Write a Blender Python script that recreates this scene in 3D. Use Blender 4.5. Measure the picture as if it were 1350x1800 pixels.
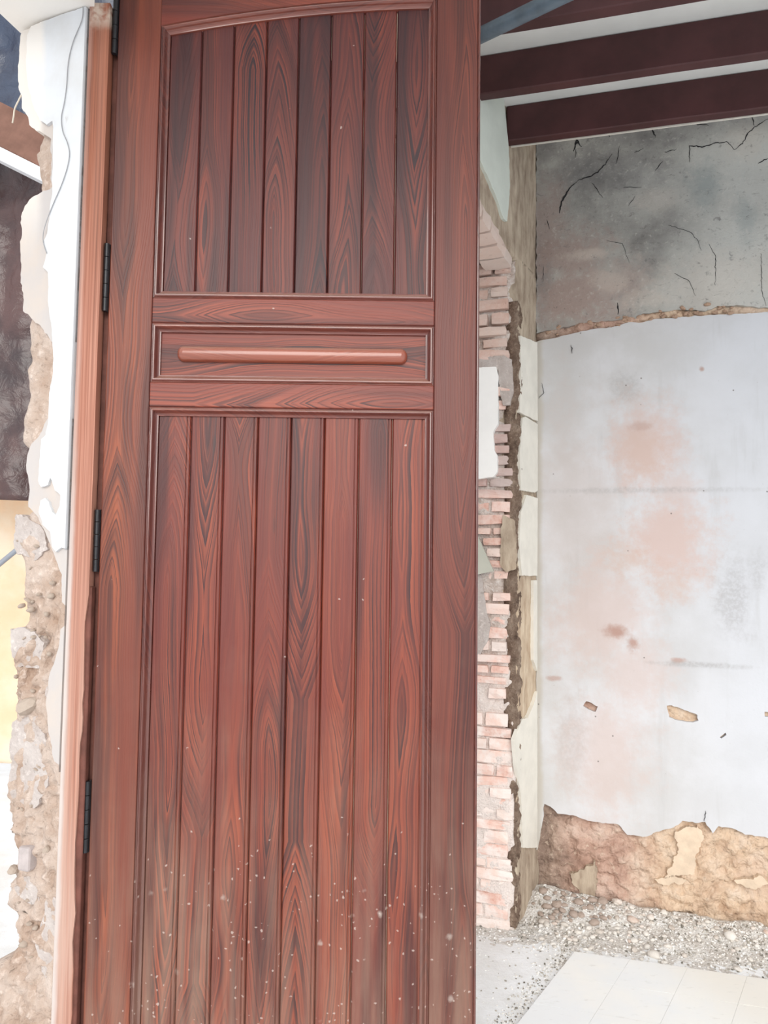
import bpy, bmesh, math, random
from mathutils import Vector, Matrix, noise as mnoise
from mathutils.geometry import tessellate_polygon
random.seed(7)
for o in list(bpy.data.objects): bpy.data.objects.remove(o)
SC = bpy.context.scene
COL = SC.collection
V = Vector

# ------------------------------------------------------------ camera
F = 1300.0                                   # focal length in pixels of the 1350x1800 frame
CAM = V((0, 0, 1.5))
u_ = V((270 / F, 21500 / F, -1)).normalized()          # world up seen from the camera
f_ = (V((0, 0, -1)) - u_ * V((0, 0, -1)).dot(u_)).normalized()
r_ = f_.cross(u_)
ROT = Matrix((r_, f_, u_))
cam = bpy.data.cameras.new('camera')
cam_o = bpy.data.objects.new('camera', cam)
COL.objects.link(cam_o)
cam.sensor_fit = 'VERTICAL'
cam.sensor_height = 36.0
cam.lens = F / 1800 * 36
cam_o.matrix_world = Matrix.Translation(CAM) @ ROT.to_4x4()
SC.camera = cam_o
cam.clip_start = 0.02

# ------------------------------------------------------------ light and exposure
w = bpy.data.worlds.new('overcast_sky'); SC.world = w
w.use_nodes = True
bg = w.node_tree.nodes['Background']
bg.inputs[0].default_value = (0.93, 0.96, 1.0, 1)
bg.inputs[1].default_value = 0.9
sun = bpy.data.lights.new('sun', 'SUN'); sun.energy = 1.7; sun.angle = math.radians(40)
sun.color = (1.0, 0.96, 0.9)
sun_o = bpy.data.objects.new('sun', sun); COL.objects.link(sun_o)
sun_o.rotation_euler = V((0.04, 0.93, -0.37)).to_track_quat('-Z', 'Y').to_euler()
vs = SC.view_settings
vs.view_transform = 'Standard'; vs.look = 'None'; vs.gamma = 1; vs.use_curve_mapping = False
vs.exposure = 0.42

# ------------------------------------------------------------ frames of the place
def ray(px, py): return ROT @ V(((px - 675) / F, (900 - py) / F, -1))
def on_plane(px, py, P, n):
    d = ray(px, py); return CAM + d * ((V(P) - CAM).dot(n) / d.dot(n))
def on_z(px, py, z): return on_plane(px, py, (0, 0, z), V((0, 0, 1)))
def on_y(px, py, y): return on_plane(px, py, (0, y, 0), V((0, 1, 0)))
class Frame:
    """wall frame: local x along the wall, local z up, local y into the wall"""
    def __init__(s, o, t):
        s.o = V(o); s.t = V(t).normalized(); s.z = V((0, 0, 1)); s.y = s.z.cross(s.t)
        s.m = Matrix.Translation(s.o) @ Matrix((s.t, s.y, s.z)).transposed().to_4x4()
    def p(s, px, py, d=0.0):
        q = on_plane(px, py, s.o + s.y * d, s.y) - s.o
        return (q.dot(s.t), q.z)
    def pts(s, L, d=0.0): return [s.p(a, b, d) for a, b in L]
BACK = Frame((0.684, 3.31, 0), (1, -0.265, 0))
SIDE = Frame((0.684, 3.31, 0), (0.487, 0.873, 0))       # s<0 comes towards the doorway
EDGE = (0.546, 3.063, 0)                                 # far jamb of the opening
REVEAL = Frame(EDGE, (0.962, -0.273, 0))                 # s<0 goes into the wall thickness
LEFT = Frame((-0.749, 1.765, 0), (0.94, -0.342, 0))      # s<0 goes left and back
CEIL = 3.364; BEAM = 3.214; SOFF = 2.765

# ------------------------------------------------------------ node helpers
class NB:
    def __init__(s, name, rough=0.8, spec=0.3):
        s.mat = bpy.data.materials.new(name); s.mat.use_nodes = True
        s.nt = s.mat.node_tree; s.b = s.nt.nodes['Principled BSDF']
        s.b.inputs['Roughness'].default_value = rough
        s.b.inputs['Specular IOR Level'].default_value = spec
        tc = s.nt.nodes.new('ShaderNodeTexCoord'); s.obj = tc.outputs['Object']
        s.oi = s.nt.nodes.new('ShaderNodeObjectInfo'); s.rnd = s.oi.outputs['Random']
        s.geo = s.nt.nodes.new('ShaderNodeNewGeometry'); s.pos = s.geo.outputs['Position']
    def put(s, inp, v):
        if isinstance(v, bpy.types.NodeSocket): s.nt.links.new(v, inp)
        elif isinstance(v, (tuple, list)) and inp.type == 'RGBA' and len(v) == 3: inp.default_value = (*v, 1)
        else: inp.default_value = v
    def n(s, t, ins=None, out=0, **props):
        nd = s.nt.nodes.new(t)
        for k, v in props.items(): setattr(nd, k, v)
        for k, v in (ins or {}).items(): s.put(nd.inputs[k], v)
        return nd.outputs[out]
    def m(s, op, a, b=0.0, c=0.0): return s.n('ShaderNodeMath', {0: a, 1: b, 2: c}, operation=op)
    def add(s, a, b): return s.m('ADD', a, b)
    def sub(s, a, b): return s.m('SUBTRACT', a, b)
    def mul(s, a, b): return s.m('MULTIPLY', a, b)
    def xyz(s, v):
        nd = s.nt.nodes.new('ShaderNodeSeparateXYZ'); s.put(nd.inputs[0], v); return nd.outputs[0], nd.outputs[1], nd.outputs[2]
    def comb(s, x, y, z): return s.n('ShaderNodeCombineXYZ', {0: x, 1: y, 2: z})
    def scale(s, v, sc, off=None):
        d = {'Vector': v, 'Scale': sc}
        if off is not None: d['Location'] = off
        return s.n('ShaderNodeMapping', d)
    def noise(s, v, sc=5, det=4, rough=0.55, dist=0.0, out=0):
        return s.n('ShaderNodeTexNoise', {'Vector': v, 'Scale': sc, 'Detail': det, 'Roughness': rough, 'Distortion': dist}, out=out)
    def noise1(s, wv, sc=1, det=2):
        return s.n('ShaderNodeTexNoise', {'W': wv, 'Scale': sc, 'Detail': det}, noise_dimensions='1D')
    def rng(s, v, a, b, c=0.0, d=1.0, smooth=True):
        return s.n('ShaderNodeMapRange', {'Value': v, 'From Min': a, 'From Max': b, 'To Min': c, 'To Max': d}, interpolation_type='SMOOTHSTEP' if smooth else 'LINEAR')
    def mix(s, f, a, b, mode='MIX'):
        nd = s.nt.nodes.new('ShaderNodeMix'); nd.data_type = 'RGBA'; nd.blend_type = mode
        s.put(nd.inputs[0], f); s.put(nd.inputs[6], a); s.put(nd.inputs[7], b); return nd.outputs[2]
    def ramp(s, f, stops):
        nd = s.nt.nodes.new('ShaderNodeValToRGB'); cr = nd.color_ramp
        while len(cr.elements) < len(stops): cr.elements.new(0.5)
        for e, (p, c) in zip(cr.elements, stops): e.position = p; e.color = (*c, 1)
        s.put(nd.inputs[0], f); return nd.outputs[0]
    def vor(s, v, sc, out=0, **p): return s.n('ShaderNodeTexVoronoi', {'Vector': v, 'Scale': sc}, out=out, **p)
    def color(s, c): s.put(s.b.inputs['Base Color'], c)
    def bump(s, h, strength=0.3, dist=0.01):
        s.put(s.b.inputs['Normal'], s.n('ShaderNodeBump', {'Strength': strength, 'Distance': dist, 'Height': h}))
    def blobs(s, x, z, L):
        """union of stains with ragged edges: (cx, cz, rx, rz, strength)"""
        acc = None
        wob = s.add(s.mul(s.sub(s.noise(s.obj, 6, 8, 0.68), 0.5), 2.0), s.mul(s.sub(s.noise(s.obj, 28, 5, 0.7), 0.5), 1.3))
        for cx, cz, rx, rz, k in L:
            a = s.m('DIVIDE', s.sub(x, cx), rx); b = s.m('DIVIDE', s.sub(z, cz), rz)
            d = s.m('SQRT', s.add(s.mul(a, a), s.mul(b, b)))
            f = s.mul(s.rng(s.add(d, wob), 0.25, 1.35, 1, 0), k)
            acc = f if acc is None else s.m('MAXIMUM', acc, f)
        return acc

def srgb(r, g, b):
    f = lambda c: (c / 255 / 12.92) if c <= 10 else ((c / 255 + 0.055) / 1.055) ** 2.4
    return (f(r), f(g), f(b))

# ------------------------------------------------------------ materials
def wood(name, axis='z', light=(0.36, 0.095, 0.045), mid=(0.21, 0.047, 0.03), dark=(0.065, 0.02, 0.02),
         pitch=0.0050, dmax=0.105, straight=0.0, rough=0.42, contrast=1.0, knots=True):
    N = NB(name, rough, 0.4)
    x, y, z = N.xyz(N.obj)
    uu, vv = (x, z) if axis == 'z' else (z, x)
    seed = N.mul(N.rnd, 91.7)
    h1 = N.m('FRACT', N.mul(seed, 7.13)); h2 = N.m('FRACT', N.mul(seed, 3.71)); h3 = N.m('FRACT', N.mul(seed, 11.37))
    n1 = N.noise1(N.add(vv, seed), 1.3, 2)
    n2 = N.noise1(N.add(vv, N.add(seed, 33.3)), 0.8, 1.6)
    cx = N.add(N.mul(N.sub(h1, 0.5), 0.045), N.mul(N.sub(n1, 0.5), 0.045))
    d = N.add(N.rng(n2, 0.32, 0.70, 0.0, dmax, False), straight)
    wob = N.mul(N.sub(N.noise(N.comb(N.mul(uu, 20), N.mul(vv, 2.6), seed), 1, 3), 0.5), 0.011)
    jag = N.mul(N.sub(N.noise(N.comb(N.mul(uu, 110), N.mul(vv, 26), seed), 1, 3), 0.5), 0.0028)
    up = N.add(N.sub(uu, cx), N.add(wob, jag))
    r = N.add(N.mul(N.m('SQRT', N.add(N.mul(up, up), N.mul(d, d))), 0.45), N.mul(N.add(N.m('ABSOLUTE', up), d), 0.45))
    ph = N.add(N.m('DIVIDE', r, pitch), seed)
    ph = N.add(ph, N.mul(N.noise1(N.add(r, seed), 70, 2), 2.8))
    fr = N.m('FRACT', ph)
    cell = N.m('FRACT', N.mul(N.m('FLOOR', ph), 0.6180339))
    heart = N.rng(N.noise1(N.add(r, N.add(seed, 7.7)), 42, 1.5), 0.50, 0.66)
    prof = N.mul(N.rng(fr, 0.10, 0.80), N.rng(fr, 0.88, 1.0, 1, 0, False))
    patch = N.noise(N.comb(N.mul(uu, 10), N.mul(vv, 1.1), N.add(seed, 5)), 1, 3)
    zone = N.rng(N.m('ABSOLUTE', up), 0.012, 0.045, 1.0, 0.45)
    amp = N.mul(N.mul(N.rng(patch, 0.34, 0.56, 0.18, 1.0), N.add(0.25, N.mul(cell, 0.75))), N.mul(zone, N.add(0.55, N.mul(h2, 0.45))))
    amp = N.m('MINIMUM', N.mul(amp, contrast * 1.5), 1.0)
    fib = N.noise(N.comb(N.mul(uu, 300), N.mul(vv, 6), seed), 1, 2)
    lt = N.mix(h3, light, tuple(0.55 * a + 0.45 * b for a, b in zip(light, mid)))
    tone = N.add(N.mul(N.sub(patch, 0.5), 1.5), N.add(N.mul(N.sub(fib, 0.5), 0.5), N.add(0.22, N.mul(zone, 0.25))))
    base = N.mix(N.rng(tone, 0.1, 0.85), mid, lt)
    c = N.mix(N.mul(prof, amp), base, dark)
    c = N.mix(N.mul(N.mul(heart, zone), N.mul(N.rng(patch, 0.3, 0.6, 0.35, 1.0), 0.62 * contrast)), c, dark)
    # thin orange latewood lines beside the dark rings
    c = N.mix(N.mul(N.mul(N.rng(fr, 0.90, 0.97), N.rng(fr, 1.0, 0.97)), N.mul(amp, 0.85)), c, light)
    broad = N.noise(N.comb(N.mul(uu, 16), N.mul(vv, 0.9), N.add(seed, 50)), 1, 2)
    c = N.mix(N.mul(N.rng(broad, 0.52, 0.68), 0.70 * contrast), c, dark)
    if knots:
        kn = N.vor(N.comb(N.mul(uu, 9), N.mul(vv, 1.4), seed), 1, 0)
        c = N.mix(N.rng(N.add(kn, N.mul(jag, 12)), 0.02, 0.06, 0.7, 0), c, (0.04, 0.024, 0.024))
    px_, py_, wz = N.xyz(N.pos)
    # ingrained dust and lime splashes, thicker towards the threshold
    dn = N.noise(N.pos, 6, 5, 0.6)
    st = N.noise(N.comb(N.mul(px_, 34), 0.0, N.mul(wz, 2.4)), 1, 4)
    df = N.mul(N.rng(N.add(wz, N.mul(N.sub(dn, 0.5), 0.7)), 0.38, 1.22, 0.95, 0.0, False), N.mul(N.rng(st, 0.30, 0.66, 0.12, 1.0), N.mul(N.add(0.45, N.mul(h1, 0.55)), N.rng(px_, -0.7, 0.2, 1.0, 0.6))))
    c = N.mix(df, c, srgb(150, 122, 106))
    vp = N.n('ShaderNodeVectorMath', {0: N.pos, 1: N.n('ShaderNodeVectorMath', {0: N.noise(N.pos, 90, 2, out=1), 1: (0.012, 0.0, 0.012)}, operation='MULTIPLY')}, operation='ADD')
    vc = N.vor(vp, 70, 1); vd = N.vor(vp, 70, 0); v2 = N.vor(vp, 30, 0); v2c = N.vor(vp, 30, 1)
    cr, cg, cb = N.xyz(vc); c2r, c2g, c2b = N.xyz(v2c)
    prob = N.mul(N.rng(N.add(wz, N.mul(N.sub(N.noise(N.pos, 5, 2), 0.5), 0.5)), 0.42, 0.98, 0.95, 0.014), N.rng(N.noise(N.pos, 3.3, 2), 0.42, 0.60, 0.25, 1.0))
    hit = N.mul(N.m('LESS_THAN', cr, prob), N.rng(vd, N.add(0.02, N.mul(cg, 0.12)), N.add(0.10, N.mul(cg, 0.16)), 1, 0))
    c = N.mix(N.mul(hit, 0.6), c, (0.55, 0.45, 0.40))
    hit2 = N.mul(N.m('LESS_THAN', c2r, N.mul(N.m('SUBTRACT', prob, 0.05), 0.45)), N.rng(v2, 0.05, 0.30, 1, 0))
    c = N.mix(N.mul(hit2, 0.5), c, (0.5, 0.43, 0.38))
    if not knots:
        gx, gy, gz = N.xyz(N.geo.outputs['Normal'])
        c = N.mix(N.mul(N.rng(gz, 0.25, 0.8), N.rng(dn, 0.3, 0.6, 0.35, 0.8)), c, srgb(158, 126, 112))
    N.put(N.b.inputs['Roughness'], N.add(rough, N.mul(df, 0.5)))
    N.color(c)
    N.bump(N.add(N.mul(fib, 0.5), N.mul(prof, -0.35)), 0.3, 0.002)
    if not knots:
        N.b.inputs['Coat Weight'].default_value = 0.9; N.b.inputs['Coat Roughness'].default_value = 0.14
    return N.mat

M_stile = wood('stained_pine_stile', 'z', light=srgb(178, 96, 60), mid=srgb(118, 60, 46), dark=srgb(62, 35, 34), pitch=0.0052, dmax=0.075)
M_plank = wood('stained_pine_plank', 'z', light=srgb(160, 80, 54), mid=srgb(114, 53, 44), dark=srgb(60, 32, 34))
M_stile_r = wood('stained_pine_meeting_stile', 'z', light=srgb(128, 66, 50), mid=srgb(100, 50, 42), dark=srgb(66, 36, 34), pitch=0.0052, dmax=0.075, contrast=0.7)
M_bar = wood('stained_pine_bar', 'x', light=srgb(168, 96, 72), mid=srgb(146, 76, 58), dark=srgb(110, 60, 50), straight=0.1, rough=0.3, contrast=0.4, knots=False)
M_rail = wood('stained_pine_rail', 'x', light=srgb(160, 82, 60), mid=srgb(124, 58, 47), dark=srgb(66, 34, 34), dmax=0.12)
M_plank_up = wood('stained_pine_plank_dark', 'z', light=srgb(132, 62, 46), mid=srgb(88, 43, 41), dark=srgb(48, 29, 33))  # darker tone for the boards of the upper panel
M_mould_v = wood('stained_pine_moulding_upright', 'z', light=srgb(126, 66, 52), mid=srgb(96, 50, 44), dark=srgb(64, 38, 38), straight=0.1, rough=0.26, contrast=0.5, knots=False)
M_mould_h = wood('stained_pine_moulding_level', 'x', light=srgb(142, 78, 62), mid=srgb(112, 56, 48), dark=srgb(76, 42, 40), straight=0.1, rough=0.34, contrast=0.5, knots=False)

def post_mat():
    N = NB('faded_pine_post', 0.6, 0.3)
    x, y, z = N.xyz(N.obj)
    lines = N.noise(N.comb(N.mul(x, 210), N.mul(z, 1.6), 0.0), 1, 3, 0.6)
    c = N.ramp(lines, [(0.3, srgb(134, 84, 66)), (0.5, srgb(168, 112, 92)), (0.7, srgb(190, 138, 118))])
    c = N.mix(N.rng(z, 1.9, 2.6, 0, 0.75), c, N.ramp(lines, [(0.3, srgb(104, 56, 38)), (0.7, srgb(158, 88, 56))]))
    low = N.noise(N.comb(N.mul(x, 40), N.mul(z, 1.2), 4.0), 1, 4)
    c = N.mix(N.mul(N.rng(z, 1.7, 0.6, 0.1, 0.75), N.rng(low, 0.3, 0.65)), c, srgb(196, 168, 154))
    edge = N.rng(N.add(x, N.mul(N.sub(N.noise(N.comb(N.mul(x, 30), 0.0, N.mul(z, 6)), 1, 4), 0.5), 0.014)), -0.024, -0.012, 1, 0)
    c = N.mix(N.mul(edge, N.rng(z, 2.1, 1.3, 0.15, 0.75)), c, srgb(204, 200, 196))
    c = N.mix(N.mul(N.rng(z, 2.78, 2.84), N.rng(N.noise(N.obj, 30, 3), 0.35, 0.6)), c, srgb(196, 176, 160))
    N.color(c); N.bump(lines, 0.3, 0.002); return N.mat
M_post = post_mat()

def plain(name, c, rough=0.7, spec=0.3, var=0.15, sc=12, bump=0.2, bd=0.004, metal=0.0):
    N = NB(name, rough, spec)
    n = N.noise(N.obj, sc, 5, 0.6)
    N.color(N.mix(N.rng(n, 0.3, 0.7), tuple(v * (1 - var) for v in c), tuple(min(1, v * (1 + var)) for v in c)))
    N.b.inputs['Metallic'].default_value = metal
    if bump: N.bump(n, bump, bd)
    return N.mat
M_iron = plain('black_iron', (0.012, 0.012, 0.015), 0.4, 0.5, 0.3, 40)
M_darkwood = plain('dark_weathered_wood', srgb(70, 42, 40), 0.8, 0.2, 0.4, 30)

def earth_mat(name, c1, c2, c3, sc=1.0, b=0.8):
    N = NB(name, 0.95, 0.1)
    n = N.noise(N.obj, 7 * sc, 6, 0.62); n2 = N.noise(N.obj, 45 * sc, 5, 0.65)
    c = N.ramp(n, [(0.32, c1), (0.5, c2), (0.68, c3)])
    c = N.mix(N.rng(n2, 0.52, 0.72, 0, 0.55), c, tuple(min(1, v * 1.35) for v in c3))
    c = N.mix(N.rng(n2, 0.40, 0.28, 0, 0.6), c, tuple(v * 0.55 for v in c1))
    vd = N.vor(N.obj, 60 * sc, 0)
    N.color(c); N.bump(N.add(n2, N.mul(vd, -0.4)), b, 0.012); return N.mat
M_earth_left = earth_mat('rammed_earth_pale', srgb(168, 142, 124), srgb(190, 170, 156), srgb(204, 190, 180))
M_earth_grey = earth_mat('lime_mortar_grey', srgb(176, 164, 157), srgb(190, 180, 175), srgb(202, 194, 189), 1.6, 0.5)
M_rubble = earth_mat('rubble_dust', srgb(206, 197, 188), srgb(226, 221, 215), srgb(240, 238, 235), 2.0, 0.9)

def earth_back():
    N = NB('tan_earth_wall', 0.95, 0.1)
    x, y, z = N.xyz(N.obj)
    n = N.noise(N.obj, 8, 6, 0.62); n2 = N.noise(N.obj, 40, 5, 0.65)
    tan = N.ramp(n, [(0.3, srgb(190, 158, 132)), (0.5, srgb(220, 194, 168)), (0.7, srgb(232, 214, 196))])
    red = N.ramp(n, [(0.3, srgb(162, 128, 112)), (0.5, srgb(198, 166, 150)), (0.7, srgb(216, 192, 178))])
    grey = N.ramp(n, [(0.3, srgb(118, 98, 88)), (0.7, srgb(182, 160, 144))])
    c = N.mix(N.rng(N.add(x, N.mul(N.sub(n, 0.5), 0.3)), 0.32, 0.58), red, tan)
    c = N.mix(N.rng(N.add(x, N.mul(N.sub(n, 0.5), 0.25)), 0.04, 0.2, 1, 0), c, grey)  # greyer and darker towards the corner with the side wall
    c = N.mix(N.mul(N.rng(x, 0.55, 0.95), N.rng(N.noise(N.obj, 5, 4), 0.4, 0.6, 0, 0.6)), c, srgb(214, 190, 172))
    c = N.mix(N.rng(n2, 0.54, 0.74, 0, 0.6), c, srgb(230, 212, 192))
    c = N.mix(N.rng(n2, 0.40, 0.28, 0, 0.4), c, srgb(138, 104, 80))
    N.color(c); N.bump(N.add(n2, N.mul(N.vor(N.obj, 55, 0), -0.5)), 0.75, 0.02); return N.mat
M_earth_back = earth_back()

def white_left(name, c, cream, k):
    N = NB(name, 0.8, 0.25)
    n = N.noise(N.obj, 5, 5, 0.6); x, y, z = N.xyz(N.obj)
    f = N.noise(N.scale(N.obj, (1, 1, 0.25)), 60, 4)
    col = N.mix(N.mul(N.rng(n, 0.42, 0.68), k), c, cream)
    col = N.mix(N.mul(N.rng(z, 2.2, 2.5), N.rng(N.add(x, N.mul(N.sub(n, 0.5), 0.05)), -0.12, -0.15, 0, 0.7)), col, srgb(240, 232, 222))
    col = N.mix(N.rng(f, 0.70, 0.78, 0, 0.5), col, srgb(176, 170, 166))
    N.color(col); N.bump(N.add(n, N.mul(f, 0.4)), 0.25, 0.006); return N.mat
M_white_left = white_left('lime_white_plaster', (0.70, 0.72, 0.745), (0.63, 0.63, 0.63), 0.8)
M_under_left = white_left('lime_undercoat', srgb(192, 186, 183), srgb(202, 190, 180), 0.9)
M_soffit = white_left('lime_white_soffit', (0.86, 0.865, 0.87), (0.86, 0.84, 0.79), 0.4)

def back_white():
    N = NB('white_wall_plaster', 0.75, 0.25)
    x, y, z = N.xyz(N.obj)
    n = N.noise(N.obj, 3, 6, 0.6); st = N.noise(N.scale(N.obj, (1, 1, 0.12)), 16, 5, 0.6); fine = N.noise(N.obj, 70, 5, 0.65)
    c = N.mix(N.rng(n, 0.35, 0.65), srgb(196, 195, 195), srgb(209, 209, 212))
    c = N.mix(N.rng(x, 0.35, 0.95, 0, 0.55), c, srgb(205, 209, 217))
    c = N.mix(N.mul(N.rng(st, 0.55, 0.75), 0.3), c, srgb(180, 180, 180))
    B = lambda a, b, rx, rz, k: (*BACK.p(a, b), rx, rz, k)
    pink = N.blobs(x, z, [B(1130, 790, .17, .22, .75), B(1170, 950, .20, .22, .85), B(1060, 1080, .22, .30, .55), B(1110, 1180, .16, .2, .5), B(1060, 1330, .2, .3, .5), B(1190, 870, .10, .12, .5), B(1010, 900, .25, .5, .22)])
    c = N.mix(pink, c, srgb(207, 184, 177))
    tan = N.blobs(x, z, [B(1130, 800, .10, .12, .45), B(1110, 985, .10, .08, .5), B(1180, 1030, .09, .08, .4)])
    c = N.mix(tan, c, srgb(202, 174, 160))
    br = N.blobs(x, z, [B(1085, 1110, .055, .03, .9), B(1110, 1130, .03, .045, .85), B(1193, 1160, .03, .012, .7), B(975, 1192, .035, .012, .6), B(1233, 650, .012, .012, .8), B(1125, 750, .05, .02, .4)])
    c = N.mix(br, c, srgb(176, 142, 130))
    yel = N.mul(N.rng(N.add(x, N.mul(N.sub(n, 0.5), 0.05)), 0.012, 0.035, 1, 0), 0.7)
    c = N.mix(yel, c, srgb(188, 181, 168))
    grey = N.blobs(x, z, [B(1290, 1050, .07, .18, .45), B(1330, 1010, .05, .1, .35), B(1230, 1168, .2, .012, .5), B(1010, 1300, .08, .2, .25), B(1130, 862, .5, .014, .35), B(1100, 680, .07, .07, .3)])
    c = N.mix(N.mul(grey, N.rng(fine, 0.35, 0.6, 0.4, 1)), c, srgb(158, 156, 156))
    vd = N.vor(N.obj, 16, 0); vr, vg, vb = N.xyz(N.vor(N.obj, 16, 1))
    c = N.mix(N.mul(N.m('LESS_THAN', vr, 0.22), N.rng(vd, 0.035, 0.07, 0.8, 0)), c, srgb(112, 104, 100))
    c = N.mix(N.rng(fine, 0.68, 0.76, 0, 0.45), c, srgb(150, 146, 144))
    N.color(c); N.bump(N.add(N.mul(n, 1.0), N.add(N.mul(fine, 0.35), N.mul(st, 0.5))), 0.22, 0.008); return N.mat
M_back_white = back_white()

def back_grey():
    N = NB('soot_grey_wall_plaster', 0.85, 0.2)
    x, y, z = N.xyz(N.obj)
    n = N.noise(N.obj, 3.2, 7, 0.62); n2 = N.noise(N.obj, 14, 6, 0.65); st = N.noise(N.scale(N.obj, (1, 1, 0.2)), 9, 5)
    c = N.ramp(n, [(0.3, srgb(128, 126, 123)), (0.5, srgb(164, 163, 158)), (0.7, srgb(184, 183, 178))])
    c = N.mix(N.rng(N.add(x, N.mul(N.sub(n, 0.5), 0.5)), 0.3, 1.0, 0, 0.8), c, srgb(196, 197, 193))
    B = lambda a, b, rx, rz, k: (*BACK.p(a, b), rx, rz, k)
    dk = N.blobs(x, z, [B(1060, 300, .30, .13, .55), B(1150, 240, .28, .09, .5), B(960, 260, .1, .12, .55), B(1300, 215, .3, .07, .5), B(955, 480, .06, .25, .5)])
    c = N.mix(N.mul(dk, N.rng(n2, 0.3, 0.6, 0.5, 1)), c, srgb(92, 90, 94))
    pk = N.blobs(x, z, [B(1000, 450, .2, .14, .8), B(1020, 520, .26, .17, .85), B(965, 400, .1, .25, .65), B(1090, 500, .12, .12, .6)])
    c = N.mix(pk, c, srgb(162, 142, 134))
    lt = N.blobs(x, z, [B(1030, 450, .12, .03, .55), B(1070, 495, .09, .07, .45), B(1140, 530, .14, .06, .45), B(1250, 500, .3, .15, .35), B(1150, 355, .12, .06, .3), B(1310, 250, .1, .1, .3)])
    c = N.mix(lt, c, srgb(204, 194, 184))
    gn = N.blobs(x, z, [B(1240, 330, .07, .12, .5), B(1310, 390, .05, .12, .4)])
    c = N.mix(gn, c, srgb(132, 144, 146))
    c = N.mix(N.mul(N.rng(n2, 0.62, 0.72), 0.55), c, srgb(92, 88, 88))
    c = N.mix(N.mul(N.rng(st, 0.58, 0.75), 0.35), c, srgb(176, 176, 172))
    n3 = N.noise(N.obj, 45, 6, 0.7); n4 = N.noise(N.scale(N.obj, (1, 1, 2.5)), 22, 6, 0.7, 0.8)
    c = N.mix(N.rng(n3, 0.55, 0.75, 0, 0.5), c, srgb(208, 204, 198))
    c = N.mix(N.rng(n3, 0.42, 0.28, 0, 0.45), c, srgb(96, 92, 92))
    c = N.mix(N.rng(n4, 0.60, 0.70, 0, 0.5), c, srgb(110, 105, 104))
    N.color(c); N.bump(N.add(n, N.add(N.mul(n2, 0.5), N.mul(n3, 0.4))), 0.6, 0.015); return N.mat
M_back_grey = back_grey()

def side_mat():
    N = NB('bare_brown_render', 0.92, 0.15)
    n = N.noise(N.scale(N.obj, (3, 3, 1)), 7, 6, 0.62)
    x, y, z = N.xyz(N.obj)
    c = N.ramp(n, [(0.3, srgb(140, 122, 106)), (0.5, srgb(178, 162, 144)), (0.7, srgb(202, 188, 168))])
    c = N.mix(N.mul(N.rng(z, 1.6, 1.2), N.rng(z, 0.3, 0.6)), c, N.ramp(n, [(0.3, srgb(172, 146, 122)), (0.7, srgb(222, 206, 182))]))
    N.color(c); N.bump(n, 0.7, 0.012); return N.mat
M_side = side_mat()
M_cream = plain('cream_plaster', srgb(226, 222, 212), 0.85, 0.2, 0.06, 9, 0.3, 0.006)
M_mint = plain('pale_green_plaster', srgb(214, 220, 211), 0.85, 0.2, 0.05, 7, 0.25, 0.006)
M_ceiling = plain('white_ceiling', (0.88, 0.90, 0.88), 0.85, 0.2, 0.04, 4, 0.12, 0.006)
M_beam = plain('wine_brown_paint', srgb(80, 46, 47), 0.5, 0.4, 0.22, 5, 0.15, 0.003)
M_pipe = plain('blue_grey_plastic', srgb(98, 112, 124), 0.35, 0.5, 0.25, 10, 0.0)
def lime_low(m):
    nt = m.node_tree; b = nt.nodes['Principled BSDF']; src = b.inputs['Base Color'].links[0].from_socket
    g = nt.nodes.new('ShaderNodeNewGeometry'); sp = nt.nodes.new('ShaderNodeSeparateXYZ'); nt.links.new(g.outputs['Position'], sp.inputs[0])
    mr = nt.nodes.new('ShaderNodeMapRange'); mr.inputs[1].default_value = 1.25; mr.inputs[2].default_value = 0.85; mr.inputs[4].default_value = 0.85; nt.links.new(sp.outputs[2], mr.inputs[0])
    mx = nt.nodes.new('ShaderNodeMix'); mx.data_type = 'RGBA'; nt.links.new(mr.outputs[0], mx.inputs[0]); nt.links.new(src, mx.inputs[6]); mx.inputs[7].default_value = (*srgb(242, 230, 224), 1)
    nt.links.new(mx.outputs[2], b.inputs['Base Color'])
M_mortar = earth_mat('brick_mortar', srgb(184, 164, 152), srgb(220, 208, 200), srgb(238, 230, 224), 2.0, 0.8)
lime_low(M_mortar)
M_whiteboard = plain('bright_white_plaster_patch', (0.88, 0.87, 0.85), 0.8, 0.2, 0.03, 8, 0.15, 0.004)
M_board = plain('grey_green_board', srgb(186, 186, 174), 0.7, 0.3, 0.06, 8, 0.1)
M_cable = plain('grey_cable', srgb(158, 158, 160), 0.6, 0.3, 0.1, 20, 0)
M_cord = plain('cream_cord', srgb(222, 212, 196), 0.8, 0.2, 0.1, 20, 0)

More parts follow.
